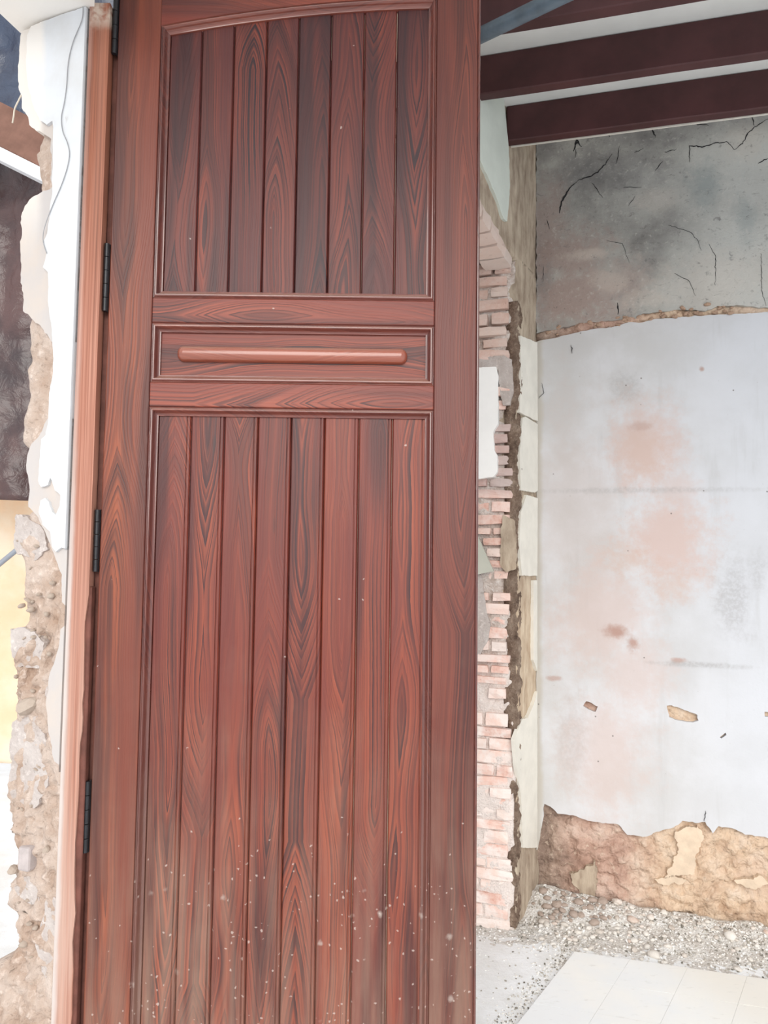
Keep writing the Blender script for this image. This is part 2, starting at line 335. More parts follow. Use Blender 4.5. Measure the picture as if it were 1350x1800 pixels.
def brick_mat():
    N = NB('old_clay_brick', 0.92, 0.15)
    n = N.noise(N.obj, 1.6, 5, 0.6); n2 = N.noise(N.pos, 60, 5, 0.65); x, y, z = N.xyz(N.pos)
    c = N.ramp(N.rnd, [(0.0, srgb(216, 166, 150)), (0.35, srgb(232, 192, 178)), (0.7, srgb(240, 212, 200)), (1.0, srgb(226, 212, 204))])
    c = N.mix(N.rng(n2, 0.3, 0.7, 0.0, 0.6), c, srgb(236, 214, 204))
    wash = N.mul(N.rng(N.noise(N.pos, 11, 5, 0.6), 0.40, 0.6), N.rng(z, 1.5, 0.7, 0.35, 0.95))
    c = N.mix(wash, c, srgb(240, 228, 222))
    c = N.mix(N.mul(N.rng(z, 2.28, 2.4), 0.5), c, srgb(190, 172, 160))
    c = N.mix(N.mul(N.rng(z, 1.74, 1.8), N.mul(N.rng(z, 2.12, 2.06), 0.5)), c, srgb(158, 140, 140))
    c = N.mix(N.rng(n2, 0.36, 0.28, 0, 0.5), c, srgb(128, 84, 72))
    N.color(c); N.bump(n2, 0.6, 0.006); return N.mat
M_brick = brick_mat()

def stone_mat():
    N = NB('dusty_rubble_stone', 0.9, 0.15)
    n = N.noise(N.pos, 40, 4, 0.6)
    c = N.ramp(N.rnd, [(0, srgb(186, 174, 164)), (0.4, srgb(212, 206, 198)), (0.85, srgb(228, 224, 218)), (1.0, srgb(204, 180, 166))])
    c = N.mix(N.rng(n, 0.35, 0.65, 0, 0.5), c, srgb(226, 220, 212))
    N.color(c); N.bump(n, 0.5, 0.006); return N.mat
M_stone = stone_mat()
def gravel_mat():
    N = NB('grey_gravel', 0.9, 0.15)
    r = N.n('ShaderNodeNewGeometry', out=8)  # random per island
    c = N.ramp(r, [(0, srgb(104, 100, 92)), (0.22, srgb(176, 170, 160)), (0.45, srgb(220, 216, 210)), (1.0, srgb(246, 245, 243))])
    N.color(c); return N.mat
M_gravel = gravel_mat()

def floor_mat():
    N = NB('white_dusty_floor', 0.85, 0.2)
    n = N.noise(N.obj, 4, 6, 0.62); f = N.noise(N.obj, 60, 5, 0.7)
    c = N.mix(N.rng(n, 0.35, 0.65), srgb(230, 230, 229), srgb(244, 246, 248))
    c = N.mix(N.rng(f, 0.64, 0.74, 0, 0.7), c, srgb(166, 160, 150))
    N.color(c); N.bump(f, 0.4, 0.01); return N.mat
M_floor = floor_mat()
def tile_mat():
    N = NB('worn_white_tile', 0.55, 0.35)
    n = N.noise(N.obj, 3, 5, 0.6); x, y, z = N.xyz(N.obj); f = N.noise(N.scale(N.obj, (1, 3, 1)), 25, 5, 0.6)
    c = N.mix(N.rng(n, 0.35, 0.65), srgb(240, 243, 245), srgb(246, 246, 243))
    c = N.mix(N.rng(N.add(x, N.mul(y, 0.3)), 1.75, 2.1, 0, 0.6), c, srgb(232, 226, 214))
    c = N.mix(N.rng(f, 0.6, 0.75, 0, 0.3), c, srgb(196, 194, 188))
    N.color(c); N.bump(n, 0.1, 0.004); return N.mat
M_tile = tile_mat()

def tarp_mat(name, c1, c2, rough, trans=0.0):
    N = NB(name, rough, 0.5)
    n = N.noise(N.obj, 3, 5, 0.6)
    c = N.mix(N.rng(n, 0.35, 0.65), c1, c2)
    N.color(c)
    N.bump(N.noise(N.obj, 14, 5, 0.6, 0.6), 0.5, 0.02)
    if trans:
        t = N.n('ShaderNodeBsdfTranslucent', {'Color': c})
        mx = N.nt.nodes.new('ShaderNodeMixShader'); mx.inputs[0].default_value = trans
        N.nt.links.new(N.b.outputs[0], mx.inputs[1]); N.nt.links.new(t, mx.inputs[2])
        N.nt.links.new(mx.outputs[0], N.nt.nodes['Material Output'].inputs[0])
    return N.mat
M_tarp_dark = tarp_mat('brown_black_plastic', srgb(62, 50, 52), srgb(92, 68, 66), 0.3)
M_tarp_blue = tarp_mat('blue_black_plastic', srgb(48, 50, 66), srgb(62, 72, 92), 0.3)
M_tarp_orange = tarp_mat('orange_plastic', srgb(255, 232, 206), srgb(255, 244, 228), 0.5, 0.6)
M_rafter = plain('brown_rafter', srgb(124, 92, 80), 0.75, 0.2, 0.2, 8)
M_batten = plain('white_painted_batten', (0.85, 0.86, 0.88), 0.7, 0.2, 0.03, 8)

# ------------------------------------------------------------ mesh helpers
def obj(name, verts, faces, mat, parent=None, matrix=None, smooth=False):
    me = bpy.data.meshes.new(name); me.from_pydata([tuple(v) for v in verts], [], faces); me.update()
    bm = bmesh.new(); bm.from_mesh(me); bmesh.ops.recalc_face_normals(bm, faces=bm.faces); bm.to_mesh(me); bm.free()
    return link(name, me, mat, parent, matrix, smooth)
def link(name, me, mat, parent=None, matrix=None, smooth=False):
    if smooth: me.polygons.foreach_set('use_smooth', [True] * len(me.polygons))
    if mat and not me.materials: me.materials.append(mat)
    o = bpy.data.objects.new(name, me); COL.objects.link(o)
    if parent: o.parent = parent
    if matrix is not None: o.matrix_local = matrix
    return o
def bmobj(name, bm, mat, parent=None, matrix=None, smooth=False):
    bmesh.ops.recalc_face_normals(bm, faces=bm.faces)
    me = bpy.data.meshes.new(name); bm.to_mesh(me); bm.free()
    return link(name, me, mat, parent, matrix, smooth)
def tag(o, label=None, cat=None, group=None, kind=None):
    if label: o['label'] = label
    if cat: o['category'] = cat
    if group: o['group'] = group
    if kind: o['kind'] = kind
    return o
def empty(name, loc=(0, 0, 0), matrix=None):
    o = bpy.data.objects.new(name, None); COL.objects.link(o); o.empty_display_size = 0.1
    if matrix is not None: o.matrix_world = matrix
    else: o.location = loc
    return o
def box_bm(x0, x1, y0, y1, z0, z1, bev=0.0, seg=1):
    bm = bmesh.new()
    bmesh.ops.create_cube(bm, size=1)
    for v in bm.verts:
        v.co = V(((x0 + x1) / 2 + v.co.x * (x1 - x0), (y0 + y1) / 2 + v.co.y * (y1 - y0), (z0 + z1) / 2 + v.co.z * (z1 - z0)))
    if bev: bmesh.ops.bevel(bm, geom=bm.edges[:], offset=bev, segments=seg, affect='EDGES', profile=0.5)
    return bm
def cbox(name, x0, x1, y0, y1, z0, z1, mat, parent=None, bev=0.002, seg=1):
    """box whose own origin is its centre"""
    cx, cy, cz = (x0 + x1) / 2, (y0 + y1) / 2, (z0 + z1) / 2
    bm = box_bm(x0 - cx, x1 - cx, y0 - cy, y1 - cy, z0 - cz, z1 - cz, bev, seg)
    return bmobj(name, bm, mat, parent, Matrix.Translation((cx, cy, cz)))
def ragged(loop, step=0.01, amp=0.004, seed=0.0):
    out = []
    n = len(loop)
    for i in range(n):
        a = V((*loop[i], 0)); b = V((*loop[(i + 1) % n], 0)); d = b - a; L = d.length
        if L < 1e-6: continue
        nrm = V((-d.y, d.x, 0)) / L
        k = max(1, int(L / step))
        for j in range(k):
            p = a + d * (j / k)
            q = V((p.x * 38 + seed, p.y * 38, seed * 1.7)); q2 = q * 3.1
            off = nrm * (mnoise.noise(q) * amp + mnoise.noise(q2) * amp * 0.5)
            if j == 0: off = off * 0.5
            out.append((p.x + off.x, p.y + off.y))
    return out
def slab(name, loops, y0, y1, mat, parent=None, matrix=None, bevel=0.0):
    """plate in the local x-z plane: front at y0 (towards the room), back at y1; first loop outer, the rest holes"""
    verts, faces = [], []
    tris = tessellate_polygon([[V((a, b, 0)) for a, b in L] for L in loops])
    flat = [p for L in loops for p in L]
    n = len(flat)
    verts = [(a, y0, b) for a, b in flat] + [(a, y1, b) for a, b in flat]
    for t in tris:
        faces.append(tuple(t)); faces.append(tuple(i + n for i in reversed(t)))
    k = 0
    for L in loops:
        m = len(L)
        for i in range(m):
            a, b = k + i, k + (i + 1) % m
            faces.append((a, b, b + n, a + n))
        k += m
    return obj(name, verts, faces, mat, parent, matrix)
def tube(name, pts, r, mat, parent=None, seg=8, matrix=None):
    cu = bpy.data.curves.new(name, 'CURVE'); cu.dimensions = '3D'; cu.bevel_depth = r; cu.bevel_resolution = max(1, seg // 4); cu.use_fill_caps = True
    sp = cu.splines.new('POLY'); sp.points.add(len(pts) - 1)
    for p, q in zip(sp.points, pts): p.co = (*q, 1)
    t = bpy.data.objects.new(name + '_tmp', cu); COL.objects.link(t)
    dg = bpy.context.evaluated_depsgraph_get()
    me = bpy.data.meshes.new_from_object(t.evaluated_get(dg)); me.name = name
    bpy.data.objects.remove(t); bpy.data.curves.remove(cu)
    me.materials.clear()
    return link(name, me, mat, parent, matrix, True)
def smooth_path(pts, k=5):
    out = []
    P = [V(p) for p in pts]
    for i in range(len(P) - 1):
        a = P[max(i - 1, 0)]; b = P[i]; c = P[i + 1]; d = P[min(i + 2, len(P) - 1)]
        for j in range(k):
            t = j / k
            out.append(0.5 * ((2 * b) + (c - a) * t + (2 * a - 5 * b + 4 * c - d) * t * t + (3 * b - a - 3 * c + d) * t ** 3))
    out.append(P[-1]); return out
def fbm(x, y, z, o=4): return mnoise.fractal(V((x, y, z)), 1.0, 2.0, o)

def relief(name, s0, s1, z0, z1, step, fn, back, mat, parent=None, matrix=None, clip=None, smooth=True):
    """closed relief block: front grid displaced by fn(s,z) (negative y comes into the room), flat back"""
    nx = max(2, int((s1 - s0) / step)); nz = max(2, int((z1 - z0) / step))
    verts = []; faces = []; idx = {}
    for j in range(nz + 1):
        for i in range(nx + 1):
            s = s0 + (s1 - s0) * i / nx; z = z0 + (z1 - z0) * j / nz
            if clip: s, z = clip(s, z)
            idx[i, j] = len(verts); verts.append((s, fn(s, z), z))
    n = len(verts)
    for j in range(nz):
        for i in range(nx):
            faces.append((idx[i, j], idx[i + 1, j], idx[i + 1, j + 1], idx[i, j + 1]))
    rim = [idx[i, 0] for i in range(nx)] + [idx[nx, j] for j in range(nz)] + [idx[i, nz] for i in range(nx, 0, -1)] + [idx[0, j] for j in range(nz, 0, -1)]
    b0 = n
    for r in rim: verts.append((verts[r][0], back, verts[r][2]))
    m = len(rim)
    for k in range(m): faces.append((rim[k], rim[(k + 1) % m], b0 + (k + 1) % m, b0 + k))
    faces.append(tuple(range(b0, b0 + m)))
    return obj(name, verts, faces, mat, parent, matrix, smooth)

# ================================================================ STRUCTURE
floor = cbox('floor', -6, 6, -5, 8, -0.2, 0.0, M_floor, bev=0)
tag(floor, 'white dusty cement floor strewn with plaster crumbs', kind='structure')

# ---- back wall: earth core, soot-grey plaster above, white plaster below
wall_back = empty('wall_back', matrix=BACK.m); tag(wall_back, 'back wall of grey over white plaster peeling from an earth core', kind='structure')
bound = BACK.pts([(943, 592), (1010, 576), (1080, 566), (1140, 556), (1200, 551), (1260, 546), (1350, 543)])
def zb(s):
    for (a, za), (b, z_) in zip(bound, bound[1:]):
        if s <= b: return za + (z_ - za) * max(0, (s - a)) / (b - a)
    return bound[-1][1]
def core_back(s, z):
    ledge = math.exp(-((z - zb(s)) / 0.022) ** 2) * (0.030 if s < 0.62 else 0.012) * (0.75 + 0.8 * fbm(s * 14, z * 14, 1))
    rough_low = 1.0 if z < 0.62 else 0.3
    y = fbm(s * 5, z * 5, 3) * 0.018 + fbm(s * 26, z * 26, 9) * 0.017 * rough_low * min(1, 0.35 + s) + abs(fbm(s * 11, z * 11, 5)) * 0.020 * rough_low
    if z < 0.68:
        y += (mnoise.voronoi(V((s * 24 + fbm(s * 6, z * 6, 7), z * 30, 0.5)))[0][0] - 0.35) * 0.024 * min(1, 0.3 + s * 1.3) + (mnoise.voronoi(V((s * 55, z * 55, 2.5)))[0][0] - 0.35) * 0.008
    return 0.008 + y * (1.0 if z < 0.68 else 0.25) - ledge
core = relief('earth_core', 0.0, 2.6, 0.0, 3.5, 0.0095, core_back, 0.35, M_earth_back, wall_back)
top_edge = BACK.pts([(943, 586), (975, 580), (1010, 571), (1048, 566), (1085, 562), (1118, 560), (1130, 551), (1165, 548), (1190, 544), (1215, 545), (1240, 547), (1262, 538), (1300, 537), (1350, 541)], -0.015)
up = [(0.0, top_edge[0][1])] + top_edge[1:] + [(2.6, top_edge[-1][1] + 0.02), (2.6, 3.50), (0.0, 3.50)]
slab('grey_plaster', [ragged(up, 0.012, 0.006, 2)], -0.015, 0.02, M_back_grey, wall_back)
low_top = BACK.pts([(943, 601), (975, 594), (1010, 585), (1032, 581), (1050, 577), (1075, 576), (1100, 568), (1130, 566), (1150, 561), (1200, 557), (1260, 553), (1350, 549)], -0.012)
low_bot = BACK.pts([(1350, 1473), (1310, 1467), (1293, 1458), (1263, 1452), (1253, 1465), (1240, 1445), (1228, 1446), (1200, 1443), (1183, 1455), (1153, 1462), (1145, 1468), (1130, 1471), (1103, 1467), (1087, 1450), (1070, 1448), (1033, 1443), (1007, 1433), (980, 1430), (967, 1418), (957, 1413), (953, 1450)], -0.012)
lo = [(0.0, low_top[0][1])] + low_top[1:] + [(2.6, low_top[-1][1]), (2.6, low_bot[0][1] - 0.05)] + low_bot + [(0.004, BACK.p(943, 1492)[1]), (0.0, BACK.p(943, 1492)[1])]
def hole(L): return ragged(BACK.pts(L, -0.012), 0.008, 0.004, 5)
holes = [hole([(1025, 1241), (1030, 1233), (1040, 1235), (1051, 1242), (1047, 1251), (1034, 1247)]),
         hole([(1172, 1241), (1181, 1240), (1200, 1246), (1226, 1257), (1228, 1267), (1218, 1270), (1190, 1266), (1176, 1261)]),
         hole([(1344, 1251), (1356, 1251), (1356, 1261), (1345, 1260)]),
         hole([(1265, 1296), (1275, 1288), (1277, 1292), (1268, 1298)])]
slab('white_plaster', [ragged(lo, 0.012, 0.005, 4)] + holes, -0.012, 0.02, M_back_white, wall_back)
M_remnant = plain('beige_render_remnant', srgb(214, 194, 172), 0.9, 0.15, 0.1, 14, 0.6, 0.01)
for k, L in enumerate([[(1186, 1462), (1226, 1452), (1236, 1472), (1226, 1500), (1219, 1538), (1198, 1536), (1168, 1545), (1192, 1500)],
                       [(1000, 1534), (1028, 1528), (1046, 1514), (1051, 1548), (1043, 1580), (1024, 1577), (1008, 1556)],
                       [(1150, 1545), (1185, 1540), (1210, 1548), (1200, 1554), (1160, 1553)],
                       [(1290, 1548), (1340, 1540), (1352, 1555), (1320, 1562)]]):
    slab('plaster_remnant', [ragged(BACK.pts(L, -0.002), 0.006, 0.012, 10 + k)], -0.003, 0.02, M_remnant if k != 1 else M_side, wall_back)

# cracks and lifted flakes of the grey plaster
def crack(L, w0):
    P = [V((a, 0, b)) for a, b in BACK.pts(L, -0.016)]
    fine = []
    for a, b in zip(P, P[1:]):
        k = max(2, int((b - a).length / 0.008))
        for j in range(k): fine.append(a + (b - a) * j / k)
    fine.append(P[-1])
    top, bot = [], []
    n = len(fine)
    for i, p in enumerate(fine):
        jit = V((mnoise.noise(p * 90) * 0.005, 0, mnoise.noise(p * 90 + V((7, 0, 0))) * 0.005))
        t = i / (n - 1)
        wd = 0.8 * w0 * (0.25 + 0.75 * math.sin(math.pi * min(1, t * 1.05 + 0.02))) * (0.55 + 0.9 * abs(mnoise.noise(p * 40)))
        d = (fine[min(i + 1, n - 1)] - fine[max(i - 1, 0)]).normalized()
        nn = V((-d.z, 0, d.x)) * wd
        top.append(p + jit + nn); bot.append(p + jit - nn)
    loop = [(q.x, q.z) for q in top] + [(q.x, q.z) for q in reversed(bot)]
    return slab('crack', [loop], -0.0165, -0.014, M_crack, wall_back)
M_crack = plain('black_crack', (0.035, 0.034, 0.036), 1.0, 0.0, 0.3, 30, 0)
for L, wd in [([(984, 374), (987, 355), (1000, 332), (1015, 318)], .006), ([(1015, 317), (1040, 309), (1056, 297), (1064, 288), (1076, 270)], .004),
              ([(1082, 288), (1086, 276), (1089, 256)], .0025), ([(1009, 265), (1014, 246), (1022, 258)], .006), ([(1012, 262), (1011, 276)], .003),
              ([(1143, 222), (1150, 236), (1153, 242)], .004), ([(1070, 233), (1071, 240)], .004), ([(1212, 285), (1212, 256), (1235, 258), (1262, 250), (1280, 250), (1291, 263)], .0035),
              ([(1291, 263), (1306, 252), (1315, 233), (1340, 214), (1352, 208)], .0032), ([(1322, 203), (1326, 220)], .003), ([(1333, 287), (1350, 278)], .004),
              ([(1096, 330), (1128, 329)], .0018), ([(1105, 362), (1117, 344)], .002), ([(1152, 300), (1164, 284)], .0028), ([(1042, 322), (1060, 348)], .002),
              ([(1175, 396), (1215, 408), (1226, 422), (1232, 440)], .0014), ([(1246, 428), (1258, 452), (1257, 502)], .0016), ([(1185, 480), (1212, 494), (1222, 520)], .0013),
              ([(1066, 423), (1094, 428), (1106, 462)], .0012), ([(1338, 445), (1339, 510), (1347, 538)], .0016), ([(955, 468), (955, 495)], .0018), ([(961, 386), (966, 402)], .003),
              ([(1086, 532), (1087, 552)], .004), ([(1115, 268), (1130, 262)], .002), ([(1220, 218), (1246, 220)], .003), ([(1168, 268), (1190, 262)], .002)]:
    crack(L, wd)
for L, wd in [([(1004, 606), (1006, 622)], .002), ([(947, 700), (956, 690), (953, 672)], .0018), ([(1238, 1444), (1241, 1426)], .002)]:
    o = crack(L, wd); 

# ---- side wall with the brick opening
wall_side = empty('wall_side', matrix=SIDE.m); tag(wall_side, 'side wall broken back to brick around an opening', kind='structure')
SE = -(V(EDGE) - SIDE.o).length                       # s of the far jamb
def core_side(s, z): return fbm(s * 6, z * 4, 2) * 0.004 + fbm(s * 25, z * 20, 8) * 0.003
core_jag = lambda s, z: (s + (mnoise.noise(V((z * 16, 3.3, 0))) * 0.014 + mnoise.noise(V((z * 55, 1, 0))) * 0.006) * max(0.0, 1 - (s - SE) / 0.10), z)
relief('pier_render', SE + 0.012, 0.03, 0.0, SOFF + 0.02, 0.014, lambda s, z: core_side(s, z), 0.30, M_side, wall_side, clip=core_jag)
relief('lintel_render', -1.45, 0.03, SOFF, CEIL + 0.14, 0.02, lambda s, z: core_side(s, z), 0.45, M_side, wall_side)
relief('near_pier_render', -1.6, -1.3, 0.0, SOFF, 0.03, lambda s, z: core_side(s, z), 0.30, M_side, wall_side)
M_shade_gap = earth_mat('broken_render_shadow_gap', srgb(96, 78, 68), srgb(132, 112, 98), srgb(166, 148, 132), 2.0, 0.9)  # dark colour stands in for the shadow gap along the broken plaster edge
relief('broken_edge_shade', SE + 0.002, SE + 0.055, 0.02, SOFF - 0.18, 0.006, lambda s, z: -0.004 + fbm(s * 18, z * 14, 5) * 0.012 + fbm(s * 60, z * 50, 2) * 0.006, 0.05, M_shade_gap, wall_side,
       clip=lambda s, z: (s + mnoise.noise(V((z * 13, 6.6, 0))) * 0.014 * (1 if s > SE + 0.02 else 0.5), z))
def spts(L): return SIDE.pts(L, -0.008)
cream = [[(913, 590), (914, 660), (912, 725), (938, 738), (944, 740), (943, 602), (930, 597)],
         [(917, 735), (922, 732), (944, 746), (944, 862), (938, 866), (914, 862), (912, 800)],
         [(924, 870), (944, 876), (943, 1012), (916, 1012), (911, 960), (914, 900)],
         [(936, 1020), (943, 1020), (943, 1180), (936, 1160)],
         [(916, 1264), (926, 1262), (936, 1240), (943, 1215), (943, 1490), (934, 1490), (918, 1490), (914, 1400), (906, 1340), (903, 1300)]]
for k, L in enumerate(cream):
    slab('cream_plaster', [ragged(spts(L), 0.012, 0.003, 30 + k)], -0.012, 0.004, M_cream, wall_side)
slab('pale_green_plaster', [ragged(spts([(800, 172), (884, 172), (893, 262), (895, 330), (890, 390), (884, 385), (868, 340), (846, 290), (800, 180)]), 0.015, 0.006, 41)], -0.012, 0.004, M_mint, wall_side)

# bricks of the far jamb
def rough_box(seed, sub=2, jit=0.075):
    bm = bmesh.new(); bmesh.ops.create_cube(bm, size=1)
    bmesh.ops.subdivide_edges(bm, edges=bm.edges[:], cuts=1, use_grid_fill=True)
    for v in bm.verts:
        c = v.co.copy()
        k = sum(1 for a in c if abs(a) > 0.4)
        shrink = {3: 0.90, 2: 0.955, 1: 1.0}.get(k, 1)
        v.co = V((c.x * (shrink * 0.5 + 0.5), c.y * shrink, c.z * shrink)) + V([mnoise.noise(c * 2.3 + V((seed * 5.1 + a * 11, 0, seed))) * jit * (0.6 if a == 0 else 1.3) for a in range(3)])
    bmesh.ops.recalc_face_normals(bm, faces=bm.faces)
    me = bpy.data.meshes.new('brick'); bm.to_mesh(me); bm.free(); me.materials.append(M_brick)
    me.polygons.foreach_set('use_smooth', [False] * len(me.polygons)); return me
BR = [rough_box(k) for k in range(8)]
jamb = empty('wall_jamb', matrix=REVEAL.m); tag(jamb, 'broken brick jamb of the opening with lime wash remains', kind='structure')
relief('mortar', -0.50, -0.004, 0.0, SOFF, 0.011, lambda s, z: 0.014 - 0.012 * max(0, min(1, (0.95 - z) * 2.5)) + fbm(s * 11, z * 11, 4) * 0.016 + fbm(s * 40, z * 40, 4) * 0.006, 0.30, M_mortar, jamb, clip=lambda s, z: (s + (mnoise.noise(V((z * 14, 8, 0))) * 0.012 if s > -0.06 else 0), z))
course = 0.0505
zz = 0.0; row = 0
rnd = random.Random(3)
while zz < SOFF - 0.02:
    h = course * rnd.uniform(0.82, 1.2)
    if zz + h > SOFF: h = SOFF - zz
    lowz = zz < 0.85
    x = -0.012 + rnd.uniform(-0.022, 0.008) if not lowz else -0.015 + rnd.uniform(-0.015, 0.012)
    k = row % 2
    while x > -0.48:
        L = (0.125 if (k % 2) else 0.24) * rnd.uniform(0.85, 1.08)
        if k == row % 2: L *= rnd.uniform(0.6, 1.0)
        gap = 0.011 if not lowz else 0.006
        proud = rnd.uniform(-0.016, 0.010) * (1 if not lowz else 0.5)
        if rnd.random() < 0.9 or lowz:
            b = link('brick', BR[rnd.randrange(8)], None, jamb)
            hh = h - (rnd.uniform(0.008, 0.016) if not lowz else rnd.uniform(0.002, 0.007))
            b.matrix_local = Matrix.Translation((x - L / 2, 0.05 - proud * 1.0 - 0.004, zz + h / 2)) @ Matrix.Rotation(rnd.uniform(-0.035, 0.035), 4, 'Y') @ Matrix.Rotation(rnd.uniform(-0.05, 0.05), 4, 'Z') @ Matrix.Diagonal((L - gap, 0.11, hh, 1))
        x -= L; k += 1
    zz += h; row += 1
# brick soffit of the opening
soff = empty('wall_soffit', matrix=Matrix.Translation((EDGE[0], EDGE[1], SOFF)) @ Matrix((SIDE.t, REVEAL.t, V((0, 0, 1)))).transposed().to_4x4())
tag(soff, 'underside of brick lintel over the opening', kind='structure')
for c in range(2):
    for r in range(11):
        b = link('brick', BR[rnd.randrange(8)], None, soff)
        wd = 0.135; L = 0.12
        b.matrix_local = Matrix.Translation((-0.02 - L * (r + 0.5 + 0.5 * c), -0.002 - wd * (c + 0.5), -0.012 + rnd.uniform(-0.004, 0.004))) @ Matrix.Diagonal((L - 0.010, wd - 0.014, 0.06, 1))
# patches on the jamb
slab('white_plaster_patch', [ragged(REVEAL.pts([(770, 648), (840, 646), (872, 645), (876, 660), (875, 745), (867, 760), (869, 792), (874, 800), (874, 830), (868, 838), (840, 842), (770, 842)], -0.03), 0.01, 0.002, 50)], -0.032, 0.015, M_whiteboard, jamb)
slab('lime_render_patch', [ragged(REVEAL.pts([(790, 632), (845, 630), (858, 628), (886, 625), (900, 632), (902, 690), (897, 712), (884, 712), (878, 690), (876, 650), (790, 648)], -0.012), 0.008, 0.004, 51)], -0.014, 0.015, M_earth_grey, jamb)
slab('earth_render_patch', [ragged(REVEAL.pts([(884, 905), (904, 915), (908, 960), (906, 1000), (890, 1006), (880, 995), (880, 940)], -0.012), 0.008, 0.005, 52)], -0.014, 0.015, M_side, jamb)
slab('lime_render_patch', [ragged(REVEAL.pts([(790, 1010), (846, 1006), (850, 1040), (856, 1080), (862, 1100), (858, 1125), (845, 1150), (790, 1150)], -0.008), 0.01, 0.005, 53)], -0.009, 0.015, M_earth_grey, jamb)

# ---- ceiling and beams
b1 = on_z(888, 186, CEIL)
CF = Frame((b1.x, b1.y, 0), BACK.t)
ceiling = bmobj('ceiling', box_bm(-1.1, 3.6, -3.3, 0.03, CEIL, CEIL + 0.1), M_ceiling, None, CF.m)  # unseen stretch over the camera, its length set to shade the upper door
bmobj('raised_strip', box_bm(-0.3, 3.6, 0.0301, 0.75, CEIL + 0.14, CEIL + 0.24), M_ceiling, ceiling)
tag(ceiling, 'white plastered ceiling between dark joists', kind='structure')
beams = [((888, 186), 'dark wine-brown ceiling joist nearest the grey back wall'), ((845, 97), 'dark wine-brown ceiling joist second from the grey back wall')]
def beam(P, t0, t1, th, label):
    fr = Frame((P.x, P.y, 0), BACK.t)
    bm = box_bm(t0, t1, 0, th, BEAM, CEIL - 0.001, 0.004, 1)
    bmesh.ops.subdivide_edges(bm, edges=[e for e in bm.edges if e.calc_length() > 1], cuts=40)
    for v in bm.verts:
        v.co.z += mnoise.noise(v.co * 3) * 0.0025 * (1 if v.co.z < CEIL - 0.02 else 0)
        v.co.y += mnoise.noise(v.co * 2.5 + V((9, 0, 0))) * 0.002
    o = bmobj('ceiling_joist', bm, M_beam, None, fr.m)
    return tag(o, label, 'joist', 'ceiling joists')
J1 = beam(b1, 0.006, 3.2, 0.045, beams[0][1])
bmobj('edge_strip', box_bm(0.02, 3.1, 0.0455, 0.052, BEAM - 0.003, BEAM + 0.012), M_cream, J1)
b2 = on_plane(845, 97, (0, 0, CEIL), V((0, 0, 1))); beam(b2, -0.05, 3.2, 0.045, beams[1][1])
b3 = on_plane(902, 40, (0, 0, BEAM), V((0, 0, 1))); beam(b3, -0.25, 3.2, 0.05, 'dark wine-brown ceiling joist crossed by the blue-grey pipe')
pp = [on_z(845, 62, 3.17), on_z(985, -6, 3.17)]
dv = (pp[1] - pp[0])
pipe = tube('conduit_pipe', [pp[0] - dv * 0.35, pp[0], pp[1], pp[1] + dv * 2.0], 0.024, M_pipe, seg=16)
tag(pipe, 'blue-grey plastic pipe crossing below the ceiling joists', 'pipe')

# ---- left wall
wall_left = empty('wall_left', matrix=LEFT.m); tag(wall_left, 'broken earth wall with white lime plaster beside the door post', kind='structure')
sil = [(35, 40), (35, 60), (32, 100), (32, 160), (37, 166), (36, 190), (48, 205), (50, 220), (62, 233), (52, 250), (50, 262), (45, 265), (46, 275), (50, 290), (57, 315), (55, 335), (50, 350), (42, 360), (36, 380), (34, 430), (36, 490), (34, 497), (40, 515), (39, 545), (42, 552), (34, 570), (36, 575), (34, 582), (38, 600), (35, 620), (36, 635), (27, 645), (30, 670), (33, 690), (30, 715), (24, 740), (21, 775), (40, 795), (38, 805), (44, 830), (49, 860), (45, 880), (43, 895), (30, 903), (25, 915), (24, 935), (13, 962), (25, 985), (28, 1000), (22, 1040), (30, 1075), (36, 1090), (20, 1120), (14, 1130), (18, 1175), (12, 1250), (15, 1290), (8, 1320), (3, 1380), (-1, 1420), (2, 1455), (16, 1466), (17, 1500), (13, 1540), (2, 1562), (0, 1595), (18, 1608), (20, 1640), (18, 1668), (3, 1688), (-25, 1700), (-60, 1800)]
SILP = LEFT.pts(sil)
def left_edge(z):
    for (a, za), (b, z_) in zip(SILP, SILP[1:]):
        if za >= z >= z_: return a + (b - a) * (za - z) / max(1e-6, za - z_)
    return SILP[0][0] if z > SILP[0][1] else SILP[-1][0]
LZT = LEFT.p(165, 12)[1]; SOFZ = 2.84
nz = 420; nx = 36
vs_, fs_ = [], []
for j in range(nz + 1):
    z = SOFZ * j / nz
    e = left_edge(z)
    for i in range(nx + 1):
        t = i / nx
        s = e * (1 - t) + (-0.002) * t
        ed = math.exp(-(t * nx) / 2.2)
        y = 0.012 + fbm(s * 7, z * 7, 1) * 0.012 + ed * 0.035
        if z < 1.5:
            k = min(1, (1.5 - z) * 4)
            y += (abs(fbm(s * 15, z * 15, 3)) * 0.030 + fbm(s * 40, z * 40, 6) * 0.008 + (mnoise.voronoi(V((s * 38, z * 38, 1.5)))[0][0] - 0.4) * 0.014 - 0.014) * k
        else:
            y += fbm(s * 30, z * 30, 6) * 0.005
        if t > 0.85: y = max(y, 0.004)
        vs_.append((s, y, z))
W_ = nx + 1
for j in range(nz):
    for i in range(nx): fs_.append((j * W_ + i, j * W_ + i + 1, (j + 1) * W_ + i + 1, (j + 1) * W_ + i))
b0 = len(vs_)
for j in range(nz + 1):
    z = SOFZ * j / nz
    vs_.append((left_edge(z) + 0.02 + 0.02 * mnoise.noise(V((z * 8, 2, 2))), 0.24, z)); vs_.append((-0.095, 0.24, z))
